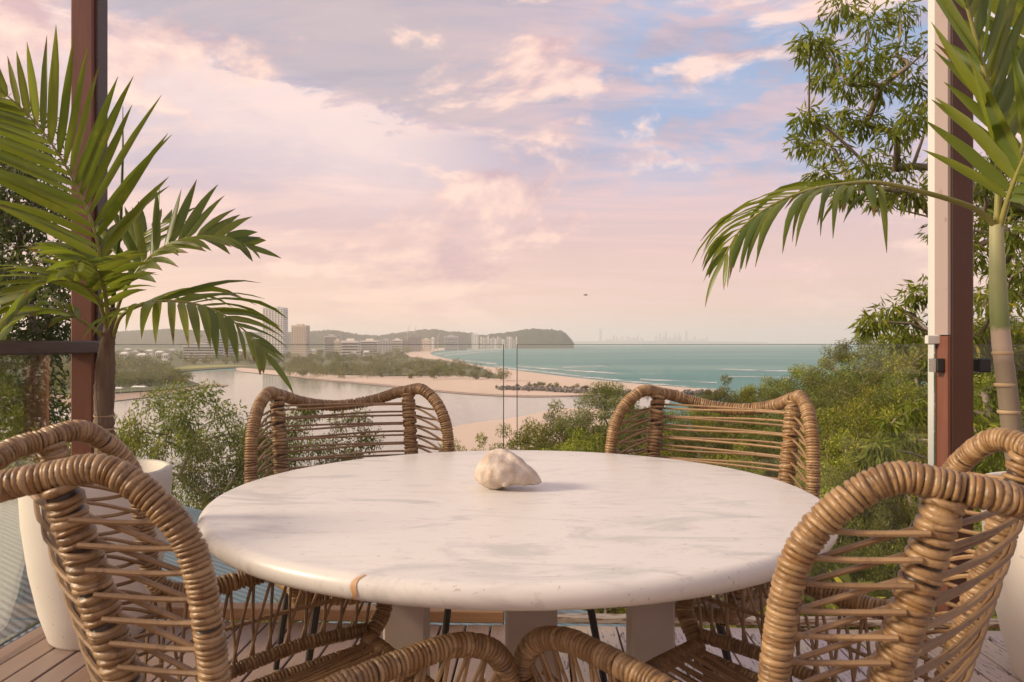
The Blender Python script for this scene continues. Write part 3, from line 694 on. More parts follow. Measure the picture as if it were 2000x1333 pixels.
for i, (a, b_, tp_, d, fl, cl, wl, stl, lb) in enumerate([
    (652, 664, 666, 1600, 6, 3, 'bcream', 'grid', 'narrow cream block beside the square grey apartments'), (666, 700, 667, 1500, 5, 6, 'bwhite', 'band', 'white balconied flats at the edge of the scrub'),
    (704, 738, 666, 1800, 6, 6, 'bwhite', 'band', 'long white flats behind the beach trees'), (742, 764, 665, 1950, 7, 4, 'bgrey', 'grid', 'grey flats beside the long white flats'),
    (766, 784, 664.5, 2200, 7, 4, 'bwhite', 'band', 'small white flats near the cranes'), (786, 797, 665, 2300, 6, 3, 'bdark', 'grid', 'dark narrow block under the first crane'),
    (797, 821, 659, 2400, 10, 5, 'bdark', 'grid', 'dark unfinished block between the two cranes'), (842, 848, 661, 2600, 9, 2, 'bwhite', 'grid', 'slim white block beyond the cranes'),
    (868, 894, 658, 2700, 9, 6, 'bgrey', 'band', 'broad grey block with pale frame near the headland'), (896, 911, 656.5, 2800, 11, 4, 'bdark', 'grid', 'dark tower block beside the broad grey block'),
    (921, 934, 653, 2900, 13, 4, 'bwhite', 'grid', 'tall white block facing the headland'), (824, 840, 664, 2500, 6, 4, 'bcream', 'grid', 'low cream flats right of the unfinished block')]):
    building(lb, a, b_, tp_, d, fl, cl, wl, 22, style=stl)
g = np.random.default_rng(81)
for i in range(16):
    a = 938 + i * 4.6; building('tiny pale beachfront block at the foot of the headland', a, a + g.uniform(2.6, 4.4), g.uniform(659, 665), 3500, int(g.integers(5, 9)), 2, ['bwhite', 'bcream', 'bgrey'][i % 3], 16, 'blocks at the foot of the headland')
def house(px, py, wpx, seed):
    d = Gd(py); wx = wpx / FPX * d; g = np.random.default_rng(seed); x, y = G(px, py)
    t = empty('house', (x, y, SEA + 1)); tag(t, 'small pale roofed house among the hazy town trees', 'house', 'small houses in the town')
    mk('wall', *box(-wx / 2, wx / 2, 0, wx * .7, 0, 9), 'bwhite', t); e = wx * .06
    mk('roof', [(-wx / 2 - e, -e, 9), (wx / 2 + e, -e, 9), (wx / 2 + e, wx * .7 + e, 9), (-wx / 2 - e, wx * .7 + e, 9), (-wx * .3, wx * .35, 12), (wx * .3, wx * .35, 12)], [(0, 1, 5, 4), (1, 2, 5), (2, 3, 4, 5), (3, 0, 4), (3, 2, 1, 0)], ['bwhite', 'bgrey', 'bwhite'][seed % 3], t)
    b = MB()
    for k_ in range(3): b.box(-wx / 2 + wx * (.1 + .3 * k_), -wx / 2 + wx * (.25 + .3 * k_), -.1, .05, 4, 7)
    struct(b.build('window_grid', 'pane', t), 'stuff')
for i, (px, py, wp) in enumerate([(240, 702, 16), (262, 697, 13), (290, 694, 15), (310, 698, 14), (335, 692, 12), (248, 690, 12), (275, 706, 16), (322, 706, 13), (205, 695, 15), (150, 700, 16), (100, 696, 14), (470, 694, 12), (496, 692, 12), (612, 693, 11), (700, 690, 12), (715, 698, 12), (756, 688, 11), (690, 700, 10)]): house(px, py, wp, i)
def shelter(px, py, label):
    x, y = G(px, py); t = empty('shade_shelter', (x, y, SEA + .4)); tag(t, label, 'shelter')
    b = MB(); b.add(([(-4.2, -2, 3.2), (4.2, -2, 3.2), (4.2, 2, 3.2), (-4.2, 2, 3.2), (-3.4, 0, 3.9), (3.4, 0, 3.9)], [(0, 1, 5, 4), (1, 2, 5), (2, 3, 4, 5), (3, 0, 4), (3, 2, 1, 0)])); b.build('canopy', 'bwhite', t)
    for a in (-3.6, 3.6):
        for c in (-1.6, 1.6): mk('post', *box(a - .1, a + .1, c - .1, c + .1, 0, 3.2), 'bgrey', t)
shelter(272, 768, 'pale shade shelter on the river shore'); shelter(226, 771, 'grey roofed shelter on the shore behind the palm trunk')
def crane(px, top, d, lean, label):
    x = (px - 1000) / FPX * d; zt = CAMZ - (top - HY) / FPX * d; H = zt - SEA; t = empty('tower_crane', (x, d, SEA + 1)); tag(t, label, 'crane')
    mk('mast', *box(-1, 1, -1, 1, 0, H * .72), 'bgrey', t)
    mk('jib', *tube(np.array([(-lean * .35, 0, H * .66), (0, 0, H * .72), (lean, 0, H)]), .8, 4), 'bgrey', t)
    mk('counterweight', *box(-lean * .35 - 2, -lean * .35 + 2, -1.5, 1.5, H * .62, H * .68), 'bdark', t)
crane(795, 637, 2350, 9, 'luffing crane over the dark narrow block'); crane(809, 638, 2420, 6, 'luffing crane above the unfinished block'); crane(388, 634, 1400, -12, 'crane beside the orange clad building'); crane(855, 652, 2600, 5, 'small distant crane beyond the unfinished block')
g = np.random.default_rng(91)
tw = [(1173, 641, 4)] + [(1184 + i * 5.2 + g.normal(), g.uniform(653, 664), g.uniform(2.2, 4)) for i in range(15)] + [(1284 + i * 5 + g.normal(), g.uniform(650, 663), g.uniform(2.2, 4)) for i in range(10)] + [(1341, 645, 3), (1327, 650, 2.6), (1301, 647, 3)] + [(1345 + i * 6, g.uniform(657, 665), 3) for i in range(7)]
for px, top, wp in tw:
    d = 17000 + g.uniform(-300, 300); wx = wp / FPX * d; x = (px - 1000) / FPX * d; H = CAMZ - (top - HY) / FPX * d - SEA
    t = empty('distant_tower', (x, d, SEA)); tag(t, 'tallest slim tower standing apart from the far city skyline' if top == 641 else 'faint hazy tower of the far city skyline', 'tower', 'towers of the far skyline')
    mk('shaft', *box(-wx / 2, wx / 2, 0, wx, 0, H * .88), 'bdark', t); mk('crown', *box(-wx * .28, wx * .3, wx * .2, wx * .8, H * .88, H), 'bdark', t)

# ------------------------------------------------------------------ deck
DK = empty('deck_origin'); bpy.data.objects.remove(DK)
DM = Matrix.Translation((0, 3.12, 0)) @ Matrix.Rotation(R(-1.95), 4, 'Z')
def dput(o): o.matrix_world = DM @ o.matrix_world; return o
deck = MB()
for yy in (-4.0, -3.2, -2.4, -1.6, -.8, -.25): deck.box(-1.9, 2.9, yy - .025, yy + .025, -.20, -.026)
deck.box(-1.9, 2.9, -.07, -.02, -.25, -.03); deck.box(-1.93, -1.88, -4.2, -.02, -.25, -.03)
for (a, b_) in ((-1.8, -.2), (2.6, -.2), (-1.8, -3.9), (2.6, -3.9)): deck.box(a - .07, a + .07, b_ - .2, b_ - .06, -6, -.2)
dk = struct(dput(deck.build('deck', 'rail')))
pv, pf = box(-.0465, .0465, -4.2, -.09, -.025, 0, .003)
pm = None
for i in range(47):
    if pm is None: o = mk('plank', pv, pf, 'plank'); pm = o.data
    else: o = bpy.data.objects.new('plank', pm); C.objects.link(o)
    o.parent = dk; o.location = (-1.83 + i * .1, random.uniform(-.002, .004), random.uniform(-.0012, .0012))
def single(name, VF, mat, label, cat): return tag(dput(mk(name, *VF, mat)), label, cat)
single('timber_kerb', box(-1.84, -.03, -.085, -.01, .002, .05, .004), 'timber', 'warm timber kerb along the deck edge under the glass', 'kerb')
single('steel_edging', box(-.025, 2.8, -.075, -.02, .002, .026, .003), 'rustedge', 'rusty pale edging strip along the deck edge', 'edging')
def post(name, px0, px1, d, z0, z1, mat, label, cap=None):
    x0 = (px0 - 1000) / FPX * d; x1 = (px1 - 1000) / FPX * d; s = x1 - x0
    t = empty(name, ((x0 + x1) / 2, d + s / 2, z0)); tag(t, label, 'post'); h = z1 - z0
    mk('shaft', *box(-s / 2, s / 2, -s / 2, s / 2, 0, h, .006), mat, t)
    return t, s
pl, s = post('veranda_post', 137, 181, 3.13, -.3, 3.6, 'post', 'dark red brown timber post behind the left palm')
mk('side_shade_strip', *box(s / 2 + .001, s / 2 + .012, -s * .3, s * .5, .0, 3.9), 'rail', pl)  # added strip: darker tone of the side face reflecting sky, put into its colour
pr_, s = post('veranda_post', 1857, 1903, 3.02, -.3, 3.6, 'postdark', 'red brown steel post beside the white strip on the right')
mk('upper_face', *box(-s / 2 - .012, -s / 2 - .001, -s * .5, s * .5, 1.46, 3.9), 'pink', pr_)  # upper part of the left face has a paler, pinkish tone
mk('lower_face', *box(-s / 2 - .012, -s / 2 - .001, -s * .5, s * .5, 0, 1.455), 'post', pr_)
pw, s2 = post('white_post', 1829, 1862, 3.30, -.3, 3.8, 'white', 'slim white post seen through the glass beside the brown post')
t = empty('glass_clamp', P(1840, 714, 3.06)); tag(t, 'black glass clamp gripping the long panel at the brown post', 'clamp')
mk('body', *box(-.035, .03, -.022, .022, -.028, .028, .005), 'iron', t); mk('steel_lip', *box(-.043, -.036, -.02, .02, -.027, .027), 'steel', t)
for zz in (-.014, .014): mk('screw', *[q for q in (lambda v, f: ([(a[0] + .015, -.0225 - a[2] * .3, a[1] + zz) for a in v], f))(*lathe([(.001, .006), (.0045, .005), (.0055, 0)], 10))], 'steel', t)
t = empty('glass_clamp', P(1916, 714, 3.06)); tag(t, 'black glass clamp on the outer side of the brown post', 'clamp')
mk('body', *box(-.02, .03, -.022, .022, -.028, .028, .005), 'iron', t)
t = empty('white_bracket', P(1822, 666, 3.09)); tag(t, 'white plastic bracket capping the glass edge by the white post', 'bracket'); mk('plate', *box(-.028, .028, -.012, .012, -.013, .022, .003), 'white', t)
t = empty('hand_rail', (-1.80, 3.05, 1.10)); tag(t, 'weathered dark timber handrail meeting the left post', 'rail')
mk('rail_board', *box(-.06, .10, -2.6, .12, -.014, .036, .006), 'rail', t)
def pane(name, x0, x1, y, z0, z1, label):
    t = empty(name, (0, 0, 0)); t.matrix_world = DM; tag(t, label, 'balustrade')
    mk('sheet', *box(x0 + .004, x1 - .004, y - .005, y + .005, z0, z1 - .0025), 'glass', t)
    e = MB(); e.box(x0, x0 + .0035, y - .006, y + .006, z0, z1); e.box(x1 - .0035, x1, y - .006, y + .006, z0, z1); e.box(x0 + .0035, x1 - .0035, y - .0058, y + .0058, z1 - .002, z1)
    e.build('polished_edge', 'glassedge', t)
pane('glass_balustrade', -1.77, -.035, .045, -.06, 1.122, 'clear frameless glass panel between the left post and the narrow gap')
pane('glass_balustrade', .018, 1.735, .045, -.06, 1.122, 'clear frameless glass panel between the narrow gap and the brown post')
pane('glass_balustrade', 1.85, 2.9, .045, -.06, 1.122, 'clear frameless glass panel right of the brown post')
t = empty('glass_balustrade', (-1.87, 3.05, 0)); tag(t, 'side glass panel under the weathered handrail', 'balustrade')
mk('sheet', *box(-.005, .005, -2.6, .02, .03, 1.085), 'glass', t); mk('polished_edge', *box(-.006, .006, -2.6, .02, .022, .0295), 'glassedge', t)
# neighbour's lower roof
ra = np.array((-.78, .62)); rb = np.array((.62, .78))
nrib = 46; V = []; F = []
for i in range(nrib * 4 + 1):
    s = 2.15 + i / 4 * .076; z = -1.25 + .016 * (math.cos(i * math.pi / 2) if i % 2 == 0 else 0)
    for q in (1.5, 14.5): V.append((ra[0] * q + rb[0] * s, ra[1] * q + rb[1] * s, z))
F = [(2 * i, 2 * i + 1, 2 * i + 3, 2 * i + 2) for i in range(nrib * 4)]
lr = empty('lower_house', (-2, 7, -6)); tag(lr, 'lower house with blue grey corrugated roof beside the deck', 'house')
o = mk('roof', [(a + 2, b_ - 7, c + 6) for a, b_, c in V], F, 'roof', lr, True)
cn = [V[0], V[1], V[-1], V[-2]]
cx = sum(c[0] for c in cn) / 4; cy = sum(c[1] for c in cn) / 4
wq = [((c[0] - cx) * .96 + cx, (c[1] - cy) * .96 + cy) for c in cn]
mk('wall', [(a + 2, b_ - 7, z) for z in (-4, 4.70) for a, b_ in wq], [(0, 1, 5, 4), (1, 2, 6, 5), (2, 3, 7, 6), (3, 0, 4, 7)], 'render', lr)
mk('fascia', [(a + 2, b_ - 7, z) for z in (4.60, 4.725) for a, b_ in [((c[0] - cx) * .995 + cx, (c[1] - cy) * .995 + cy) for c in cn]], [(0, 1, 5, 4), (1, 2, 6, 5), (2, 3, 7, 6), (3, 0, 4, 7)], 'bwhite', lr)

# ------------------------------------------------------------------ table, shell
TX, TY, TR = 0.013, 1.935, 0.755
tb = empty('dining_table', (TX, TY, 0)); tag(tb, 'round white marble dining table on square taupe legs', 'table')
prof = [(.02, .705)] + [(TR - .022 + .022 * math.cos(a), .7275 + .0225 * math.sin(a)) for a in np.linspace(-math.pi / 2, math.pi / 2, 12)] + [(.001, .75)]
prof = [(.001, .705)] + prof[1:-1] + [(TR * .7, .7502), (.001, .7502)]
o = mk('table_top', *lathe(prof, 128), 'marble', tb, True)
sv = []; 
for i in range(14):
    u = i / 13; z = .7275 + .0232 * math.sin(-.9 + u * 2.2); rr = TR - .022 + .0232 * math.cos(-.9 + u * 2.2); a0 = R(248.5) + .006 * math.sin(u * 7) + u * .022; wd = .0035 + .004 * math.sin(u * 3.1) ** 2
    for sg in (-1, 1): sv.append((rr * math.cos(a0 + sg * wd), rr * math.sin(a0 + sg * wd), z))
mk('rust_mark', sv, [(2 * i, 2 * i + 1, 2 * i + 3, 2 * i + 2) for i in range(13)], 'stain', tb, True)
for x, y in ((-.283, .015), (.342, .015), (.027, -.315), (.027, .345)):
    mk('leg', *box(x - .054, x + .054, y - .054, y + .054, 0, .7045, .006), 'taupe', tb)
import bmesh
bm = bmesh.new(); bmesh.ops.create_icosphere(bm, subdivisions=5, radius=1)
XP = [-1, -.9, -.7, -.4, -.1, .2, .5, .75, .92, 1]; RP = [.42, .78, .95, 1.03, 1.0, .88, .66, .46, .27, .12]
for v in bm.verts:
    x, y, z = v.co; rad_ = math.hypot(y, z) + 1e-6; th = math.atan2(z, y); k_ = float(np.interp(x, XP, RP)) * min(1, rad_ / max(1e-3, math.sqrt(max(1e-4, 1 - x * x)))) if abs(x) < .999 else .05
    ph = x * 9.5 + th                                                   # spiral turns towards the spire
    k_ *= 1 + (.055 * math.sin(ph) * min(1, max(0, (x + .1) * 2))) + .02 * math.sin(7 * x + 3 * th) + .012 * math.sin(17 * x - 5 * th)
    crest = .20 * math.exp(-(max(0, th - 1.95 - .3 * x) / .10) ** 2 - (min(0, th - 1.95 - .3 * x) / .5) ** 2) * (1 - abs(x) ** 2)             # lip edge curling over the back
    knob = .16 * max(0, math.sin((x - .02) * 12)) * math.exp(-((th + 2.5) / .35) ** 2) * (x > 0)
    k_ += crest + knob
    yy, zz_ = math.cos(th) * k_ * .062, math.sin(th) * k_ * .054
    if th < 0 and x > -.15: zz_ *= 1 - .5 * min(1, (x + .15) * 2)           # undercut mouth on the right
    if th < 0 and x < -.2: zz_ *= 1.05
    v.co = (x * .083 + .006 * math.sin(th), yy, zz_ - .004 * x)
rot_ = Matrix.Rotation(R(-14), 4, 'Z') @ Matrix.Rotation(R(15), 4, 'Y')
for v in bm.verts: v.co = rot_ @ v.co
z0_ = min(v.co.z for v in bm.verts)
for v in bm.verts: v.co.z = max((v.co.z - z0_) * .9 - .004, 0.0)
me = bpy.data.meshes.new('seashell'); bm.to_mesh(me); bm.free(); me.materials.append(M['shell'])
me.polygons.foreach_set('use_smooth', [True] * len(me.polygons))
sh = bpy.data.objects.new('seashell', me); C.objects.link(sh); sh.location = (-.007, 1.965, .7502)
tag(sh, 'worn cream conch shell lying on the marble table', 'shell')

# ------------------------------------------------------------------ rattan chairs
def make_chair():
    t = empty('rattan_chair')
    E, ZE = .24, .945
    def upright(z): f = (ZE - z) / (ZE - .40); return np.array((.15 * f - .004 + .0 * f, E - .012 * f, z))
    # back rail: bows backward and dips between the ears
    wrapped('back_rail', [(0, -E, ZE), (-.06, -E * .86, ZE - .012), (-.115, -E * .52, ZE - .042), (-.135, 0, ZE - .058), (-.115, E * .52, ZE - .042), (-.06, E * .86, ZE - .012), (0, E, ZE)], .0215, .0082, t, 101)
    sidepath = [(-.012, E, ZE), (.05, E + .035, ZE + .008), (.105, E + .07, ZE - .03), (.145, E + .09, ZE - .085), (.165, E + .10, ZE - .15), (.178, E + .103, .70), (.188, E + .10, .63), (.215, E + .092, .592), (.28, E + .085, .578), (.38, E + .078, .592), (.49, E + .07, .602), (.58, E + .066, .606), (.655, E + .06, .582), (.698, E + .05, .53), (.70, E + .038, .475), (.66, E + .02, .425)]
    sp = catmull(sidepath, .006)
    for s in (-1, 1):
        m = np.array((1, s, 1))
        wrapped('arm_frame', [np.array(p) * m for p in sidepath], .0215, .0082, t, 110 + s)
        wrapped('back_post', [upright(z) * m for z in (ZE - .012, .80, .66, .52, .40)], .0265, .0098, t, 120 + s, .3, .14, 14, .22)
        wrapped('side_rail', [np.array(p) * m for p in [(.15, E - .015, .375), (.30, E + .035, .395), (.48, E + .045, .425), (.645, E + .02, .44)]], .0165, .0085, t, 130 + s)
        wrapped('seat_side', [np.array(p) * m for p in [(.14, E - .04, .35), (.40, E - .005, .375), (.635, E - .015, .405)]], .019, .0088, t, 140 + s)
        # black legs
        mk('leg', *tube(np.array([(.60, s * (E - .04), .40), (.43, s * (E - .02), .0)]), [.012, .010], 8), 'iron', t)
        mk('leg', *tube(np.array([(.16, s * (E - .03), .37), (.06, s * (E + .01), .0)]), [.012, .010], 8), 'iron', t)
        # wing strands: a straight one and a slanting one at each level
        lv = np.arange(.885, .44, -.036)
        def loop_at(z):
            c = sp[(sp[:, 0] < .24)]; c = c[int(len(c) * .3):]
            if z < .60: return np.array((.20 + (.60 - z) * .35, E + .07 - (.6 - z) * .25, z))
            return c[np.argmin(abs(c[:, 2] - z))]
        for i, z in enumerate(lv):
            a = upright(z) + (.012, .018, 0); b = loop_at(z - .004); c = loop_at(max(.42, z - .05))
            if z >= .58:
                mk('wing_strand', *tube(catmull([(a + (-.015, .01, .002)) * m, (a * .5 + b * .5 + (0, .006, -.003)) * m, (b + (-.004, 0, 0)) * m], .02), .0042, 6), 'strand', t)
                a2 = a + (-.02, -.03, .012)
                mk('wing_strand', *tube(catmull([a2 * m, (a2 * .6 + c * .4 + (.008, .012, -.002)) * m, (c + (-.006, -.012, 0)) * m], .02), .0042, 6), 'strand', t)
            else:
                q = np.array((.20, E + .03, z)); mk('wing_strand', *tube(catmull([a * m, (a * .5 + q * .5 + (0, .004, 0)) * m, q * m], .02), .0042, 6), 'strand', t)
        # arm panel: fan of slanting strands between arm and side rail, one strand across
        arm = sp[(sp[:, 2] < .66) & (sp[:, 0] > .19)]; arm = arm[:int(len(arm) * .86)]
        rail = catmull([(.15, E - .015, .375), (.30, E + .035, .395), (.48, E + .045, .425), (.645, E + .02, .44)], .006)
        for i in range(13):
            a = arm[int(i / 13 * (len(arm) - 1))]; b1 = rail[int(min(1, (i + .2) / 13) * (len(rail) - 1))]; b2 = rail[int(min(1, (i + 1.5) / 13) * (len(rail) - 1))]
            for b in (b1, b2):
                md = a * .5 + b * .5 + (0, .008, 0)
                mk('arm_strand', *tube(catmull([a * m, md * m, b * m], .03), .0038, 6), 'strand', t)
        mk('arm_strand', *tube(catmull([np.array(p) * m for p in [(.19, E + .055, .47), (.40, E + .07, .495), (.655, E + .045, .52)]], .04), .0045, 6), 'strand', t)
    # back strands: pairs drawn straight between the posts, closing to one side
    for i, z in enumerate(np.arange(.895, .41, -.036)):
        for q, dz in ((0, .007), (1, -.006)):
            a = upright(z + (dz if i % 2 else dz * .3)); b = upright(z + (dz * .3 if i % 2 else dz)); bk = -.022 if q else -.030
            mk('back_strand', *tube(catmull([a + (bk * .7, -.0, 0), a * (1, .45, 1) + (bk - .012, 0, .001), b * (1, -.45, 1) + (bk - .012, 0, -.001), b * (1, -1, 1) + (bk * .7, 0, 0)], .05), .0040, 6), 'strand', t)
    wrapped('seat_front', [(.645, -E - .01, .42), (.66, -E * .5, .412), (.663, 0, .41), (.66, E * .5, .412), (.645, E + .01, .42)], .02, .0088, t, 151)
    wrapped('seat_back', [(.14, -E + .03, .36), (.11, 0, .352), (.14, E - .03, .36)], .019, .0088, t, 152)
    for i in range(15):
        u = -1 + 2 * i / 14
        for v_ in (u + .16, u - .16):
            v_ = max(-1, min(1, v_)); a = np.array((.655, u * E * .92, .425)); b = np.array((.13, v_ * E * .8, .372))
            mk('seat_strand', *tube(catmull([a, a * .5 + b * .5 + (0, 0, -.018), b], .08), .0042, 6), 'strand', t)
    return t
GC = 'rattan armchairs around the marble table'
ch0 = make_chair()
for i, (x, y, a, lb) in enumerate([(-.755, 1.252, 32.6, 'rattan armchair standing beside the cream planter with its back to the side glass'), (.724, 1.143, 135.5, 'rattan armchair pulled up near the ringed palm trunk and right planter'),
                                   (-.613, 2.78, -66, 'rattan armchair against the glass with the open gum tree behind it'), (.73, 2.63, -125, 'rattan armchair against the glass with the bush slope behind it')]):
    o = ch0 if i == 0 else dup(ch0)
    o.location = (x, y, .001); o.rotation_euler = (0, 0, R(a)); tag(o, lb, 'chair', GC)

# ------------------------------------------------------------------ planters and palms
def planter(loc, label, r=.262, h=.64):
    t = empty('planter', loc); tag(t, label, 'planter')
    pf_ = [(.001, 0), (r * .60, 0), (r * .64, .012), (r * .76, h * .18), (r * .88, h * .42), (r * .97, h * .7), (r, h * .93), (r, h - .006), (r - .006, h), (r - .022, h), (r - .028, h - .008), (r - .03, h - .07)]
    mk('pot', *lathe(pf_, 64), 'pot', t, True)
    mk('soil', *lathe([(r - .031, h - .065), (r * .5, h - .055), (.001, h - .05)], 32), 'soil', t, True)
planter((-1.60, 2.93, .001), 'tall cream planter in the corner by the left post')
planter((1.86, 2.50, .001), 'tall cream planter beside the right post', .27, .66)
def leaflet(base, d0, wdir, L, Wd, grav, parent, g, seg=6):
    p = np.array(base, float); d = d0 / np.linalg.norm(d0); V = []; n = seg + 1
    for i in range(n):
        s = i / seg; wd = Wd * (min(1, .35 + s * 4) if s < .16 else 1.0) * (1 - max(0, (s - .45) / .55) ** 1.6) * .5 + .0006
        sd_ = wdir - d * np.dot(wdir, d); sd_ /= np.linalg.norm(sd_) + 1e-9; nn = np.cross(d, sd_)
        V += [p - sd_ * wd + nn * wd * .35, p, p + sd_ * wd + nn * wd * .35]
        p = p + d * L / seg; d = d + np.array((0, 0, -grav)) * (0.4 + s) + g.normal(size=3) * .018; d /= np.linalg.norm(d)
    F = [f for i in range(seg) for f in ((3 * i, 3 * i + 1, 3 * i + 4, 3 * i + 3), (3 * i + 1, 3 * i + 2, 3 * i + 5, 3 * i + 4))]
    off = g.uniform(-.25, .06)
    return mk('leaflet', V, F, 'palm', parent, True, [min(1, max(0, (i + .5) / seg + off)) for i in range(seg) for _ in (0, 1)])
def frond(palm, ctrl, N, nl, Lm, Wd, grav, seed, r0=.009, start=.3, lift=.25, fwd=.55, sides=(1, 1), prof=None):
    g = np.random.default_rng(seed); loc = np.array(palm.location)
    pts = catmull([P(*c) - loc for c in ctrl], .012); n = len(pts)
    fr = mk('frond', *tube(pts, np.linspace(r0, r0 * .25, n), 7), 'rachis', palm, True)
    T, _, _ = frames(pts); N = np.array(N, float)
    for i in range(nl):
        u = start + (1 - start) * (i + .3 * g.uniform()) / nl; k_ = min(n - 1, int(u * n)); tt = T[k_]
        sdv = np.cross(tt, N); sdv /= np.linalg.norm(sdv) + 1e-9; nv = np.cross(sdv, tt)
        q = (u - start) / (1 - start); f = fwd + q * .9
        Lq = Lm * (prof(q) if prof else (.62 + .5 * math.sin(math.pi * min(1, q * 1.05 + .12)) - .25 * q))
        for sg, on in ((1, sides[0]), (-1, sides[1])):
            if not on or g.uniform() > on: continue
            d0 = sdv * sg + tt * f + nv * lift + g.normal(size=3) * .06
            leaflet(pts[k_], d0, tt + g.normal(size=3) * .2, Lq * g.uniform(.85, 1.1), Wd * g.uniform(.8, 1.15), grav * g.uniform(.7, 1.3), fr, g)
    d0 = T[-1]; leaflet(pts[-1], d0, np.cross(d0, N), Lm * .5, Wd, grav, fr, g)
    return fr
pal = empty('potted_palm', (-1.60, 2.93, .58)); tag(pal, 'bushy green palm with arching fronds in the corner planter', 'palm')
tk = catmull([P(207, 912, 2.93) - np.array(pal.location), P(203, 840, 2.93) - np.array(pal.location), P(204, 760, 2.92) - np.array(pal.location), P(208, 690, 2.92) - np.array(pal.location), P(214, 640, 2.92) - np.array(pal.location), P(218, 600, 2.92) - np.array(pal.location)], .012)
g = np.random.default_rng(5); rad = np.interp(np.linspace(0, 1, len(tk)), [0, .3, .6, .8, 1], [.036, .037, .037, .026, .014]) * (1 + .05 * g.normal(size=len(tk)))
mk('trunk', *tube(tk, rad, 14), 'trunkb', pal, True)
for z_ in (870, 838, 812): 
    c = P(204, z_, 2.93) - np.array(pal.location); mk('ring_scar', *[q for q in (lambda v, f: ([(a[0] + c[0], a[1] + c[1], a[2] + c[2]) for a in v], f))(*lathe([(.0375, -.004), (.0395, 0), (.0375, .004)], 16))], 'ring', pal, True)
CAM = (0.1, -1, .25)
frond(pal, [(214, 655, 2.92), (205, 570, 2.88), (190, 470, 2.84), (155, 375, 2.80), (100, 280, 2.74), (45, 215, 2.70), (-20, 160, 2.66)], CAM, 18, .47, .029, .05, 201, .009, .30, .12, .75)
frond(pal, [(218, 650, 2.92), (240, 575, 2.92), (290, 505, 2.92), (350, 470, 2.93), (420, 462, 2.96), (480, 478, 3.0)], (0, -.75, .7), 15, .29, .032, .09, 202, .008, .34, .35, .5)
frond(pal, [(220, 660, 2.92), (240, 615, 2.86), (300, 590, 2.80), (370, 592, 2.76), (430, 612, 2.74), (480, 648, 2.73), (520, 690, 2.73)], (0, -.35, .93), 17, .36, .031, .22, 203, .008, .16, .10, .45)
frond(pal, [(212, 650, 2.92), (190, 585, 2.84), (150, 552, 2.74), (100, 550, 2.66), (50, 575, 2.6), (10, 615, 2.56)], (0, -.3, .95), 12, .28, .031, .15, 204, .008, .22, .25, .5)
frond(pal, [(208, 665, 2.92), (180, 640, 2.88), (130, 612, 2.84), (80, 605, 2.82), (30, 630, 2.8), (0, 670, 2.8)], (0, -.2, .97), 11, .25, .03, .17, 205, .008, .26, .1, .5)
frond(pal, [(214, 645, 2.92), (205, 575, 2.82), (190, 530, 2.66), (165, 510, 2.52), (140, 520, 2.42)], (0, .3, .95), 11, .24, .034, .13, 206, .008, .3, .3, .5)
frond(pal, [(216, 640, 2.93), (225, 560, 2.98), (245, 500, 3.06), (285, 455, 3.14), (330, 430, 3.2)], (0, -.6, .8), 9, .27, .031, .06, 207, .007, .3, .35, .6)
frond(pal, [(212, 640, 2.93), (200, 560, 3.0), (185, 505, 3.08), (150, 480, 3.16), (100, 490, 3.22)], (0, -.5, .85), 8, .26, .03, .1, 208, .007, .3, .3, .5)
mk('spear_leaf', *tube(np.array([P(219, 610, 2.92), P(236, 430, 2.92), P(240, 300, 2.92), P(240, 208, 2.92)]) - np.array(pal.location), [.008, .006, .004, .001], 6), 'palm', pal, True)
pa2 = empty('ringed_palm', (1.86, 2.50, .60)); tag(pa2, 'slender ringed palm with green crown in the right planter', 'palm'); L2 = np.array(pa2.location)
tk = catmull([P(2003, 1010, 2.46) - L2, P(1978, 850, 2.46) - L2, P(1966, 750, 2.46) - L2, P(1955, 660, 2.46) - L2, P(1949, 560, 2.46) - L2, P(1946, 440, 2.46) - L2], .01)
mk('trunk', *tube(tk, np.interp(np.linspace(0, 1, len(tk)), [0, .5, .75, 1], [.033, .029, .027, .020]), 14), 'trunkr', pa2, True)
for px, py, rr in ((1958, 690, .0305), (1963, 752, .0315), (1970, 805, .0325), (1982, 880, .0345)):
    c = P(px, py, 2.46) - L2; mk('ring_scar', *[q for q in (lambda v, f: ([(a[0] + c[0], a[1] + c[1], a[2] + c[2]) for a in v], f))(*lathe([(rr - .002, -.006), (rr + .0008, -.003), (rr + .0008, .003), (rr - .002, .006)], 16))], 'ring', pa2, True)
frond(pa2, [(1946, 445, 2.46), (1915, 415, 2.44), (1870, 395, 2.42), (1800, 375, 2.40), (1720, 358, 2.38), (1650, 360, 2.36), (1580, 372, 2.34), (1510, 400, 2.33), (1450, 445, 2.32), (1415, 500, 2.32)], (0, -.3, .95), 19, .34, .019, .32, 211, .010, .50, .10, .9, (.85, .8))
frond(pa2, [(1700, 357, 2.38), (1690, 358, 2.38), (1640, 362, 2.37)], (0, -.3, .95), 2, .24, .03, .3, 212, .002, .05, .0, .2)
frond(pa2, [(1720, 358, 2.38), (1712, 362, 2.38), (1705, 366, 2.38)], (0, -.3, .95), 1, .30, .022, .4, 216, .002, .05, .0, .2)
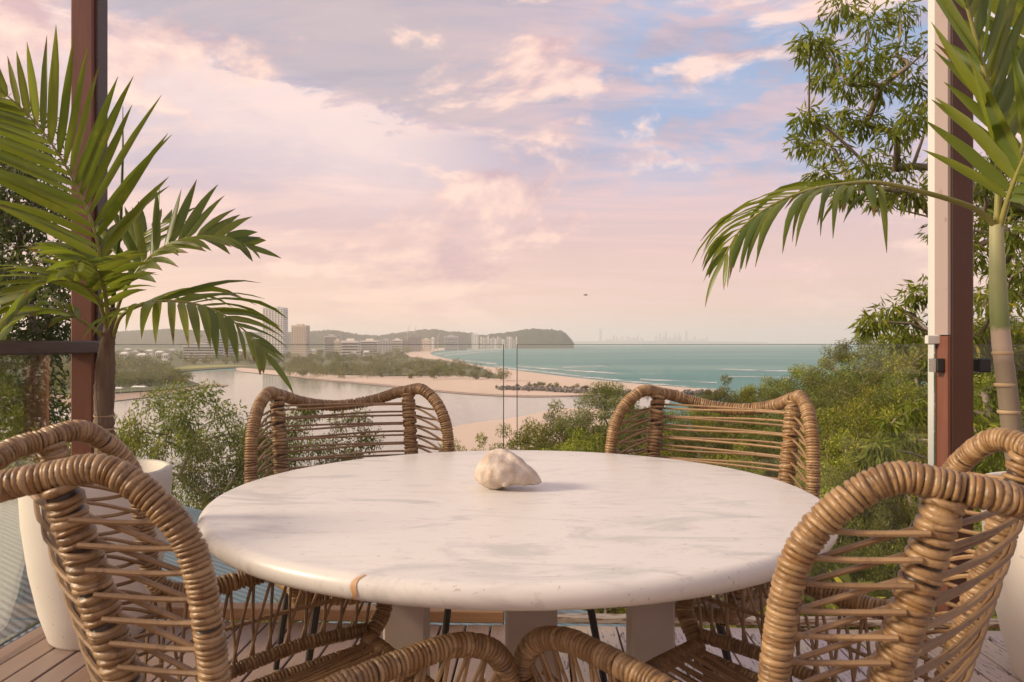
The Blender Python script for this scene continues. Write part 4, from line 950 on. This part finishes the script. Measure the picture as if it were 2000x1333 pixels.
frond(pa2, [(1947, 450, 2.46), (1950, 330, 2.44), (1938, 220, 2.42), (1915, 110, 2.40), (1885, 0, 2.38), (1860, -90, 2.36), (1840, -180, 2.34)], (.55, -.8, .1), 22, .46, .042, .02, 213, .011, .22, .1, .75, (1, .35))
frond(pa2, [(1950, 455, 2.46), (1972, 380, 2.40), (2005, 300, 2.32), (2050, 230, 2.24), (2100, 190, 2.18)], (-.2, -.6, .75), 12, .40, .040, .05, 214, .010, .25, .3, .5)
frond(pa2, [(1952, 450, 2.46), (1985, 330, 2.50), (2020, 200, 2.54), (2030, 80, 2.56), (2010, -60, 2.56)], (-.4, -.9, .1), 14, .44, .042, .02, 215, .010, .25, .1, .6)
# small bird far out
t = empty('bird', P(1144, 577, 60)); tag(t, 'small dark bird gliding over the bay', 'bird')
mk('body', *tube(catmull([(-.16, 0, 0), (-.05, 0, .01), (.08, 0, .015), (.15, 0, .01)], .03), [.01, .03, .045, .05, .045, .04, .03, .025, .012][:len(catmull([(-.16, 0, 0), (-.05, 0, .01), (.08, 0, .015), (.15, 0, .01)], .03))] if False else .03, 8), 'iron', t, True)
for s in (-1, 1): mk('wing', [(-.05, 0, .02), (.06, 0, .02), (.03, s * .16, .08), (-.05, s * .16, .08), (-.04, s * .34, .03), (-.08, s * .34, .03)], [(0, 1, 2, 3), (3, 2, 4, 5)], 'iron', t)

# ------------------------------------------------------------------ air
hzv = material('sea_haze', lambda t: t.a('ShaderNodeVolumePrincipled', {'Color': (0.99, 0.97, 0.95, 1), 'Density': 0.000105, 'Anisotropy': 0.2}).outputs[0])
nt = hzv.node_tree; o_ = [n for n in nt.nodes if n.type == 'OUTPUT_MATERIAL'][0]; vs = [n for n in nt.nodes if n.type == 'PRINCIPLED_VOLUME'][0]
for l in list(nt.links): nt.links.remove(l)
nt.links.new(vs.outputs[0], o_.inputs['Volume'])
M['haze'] = hzv
struct(mk('haze', *box(-25000, 25000, -1500, 30000, SEA - 4, 420), 'haze'), 'stuff', 'thin warm sea haze filling the air')
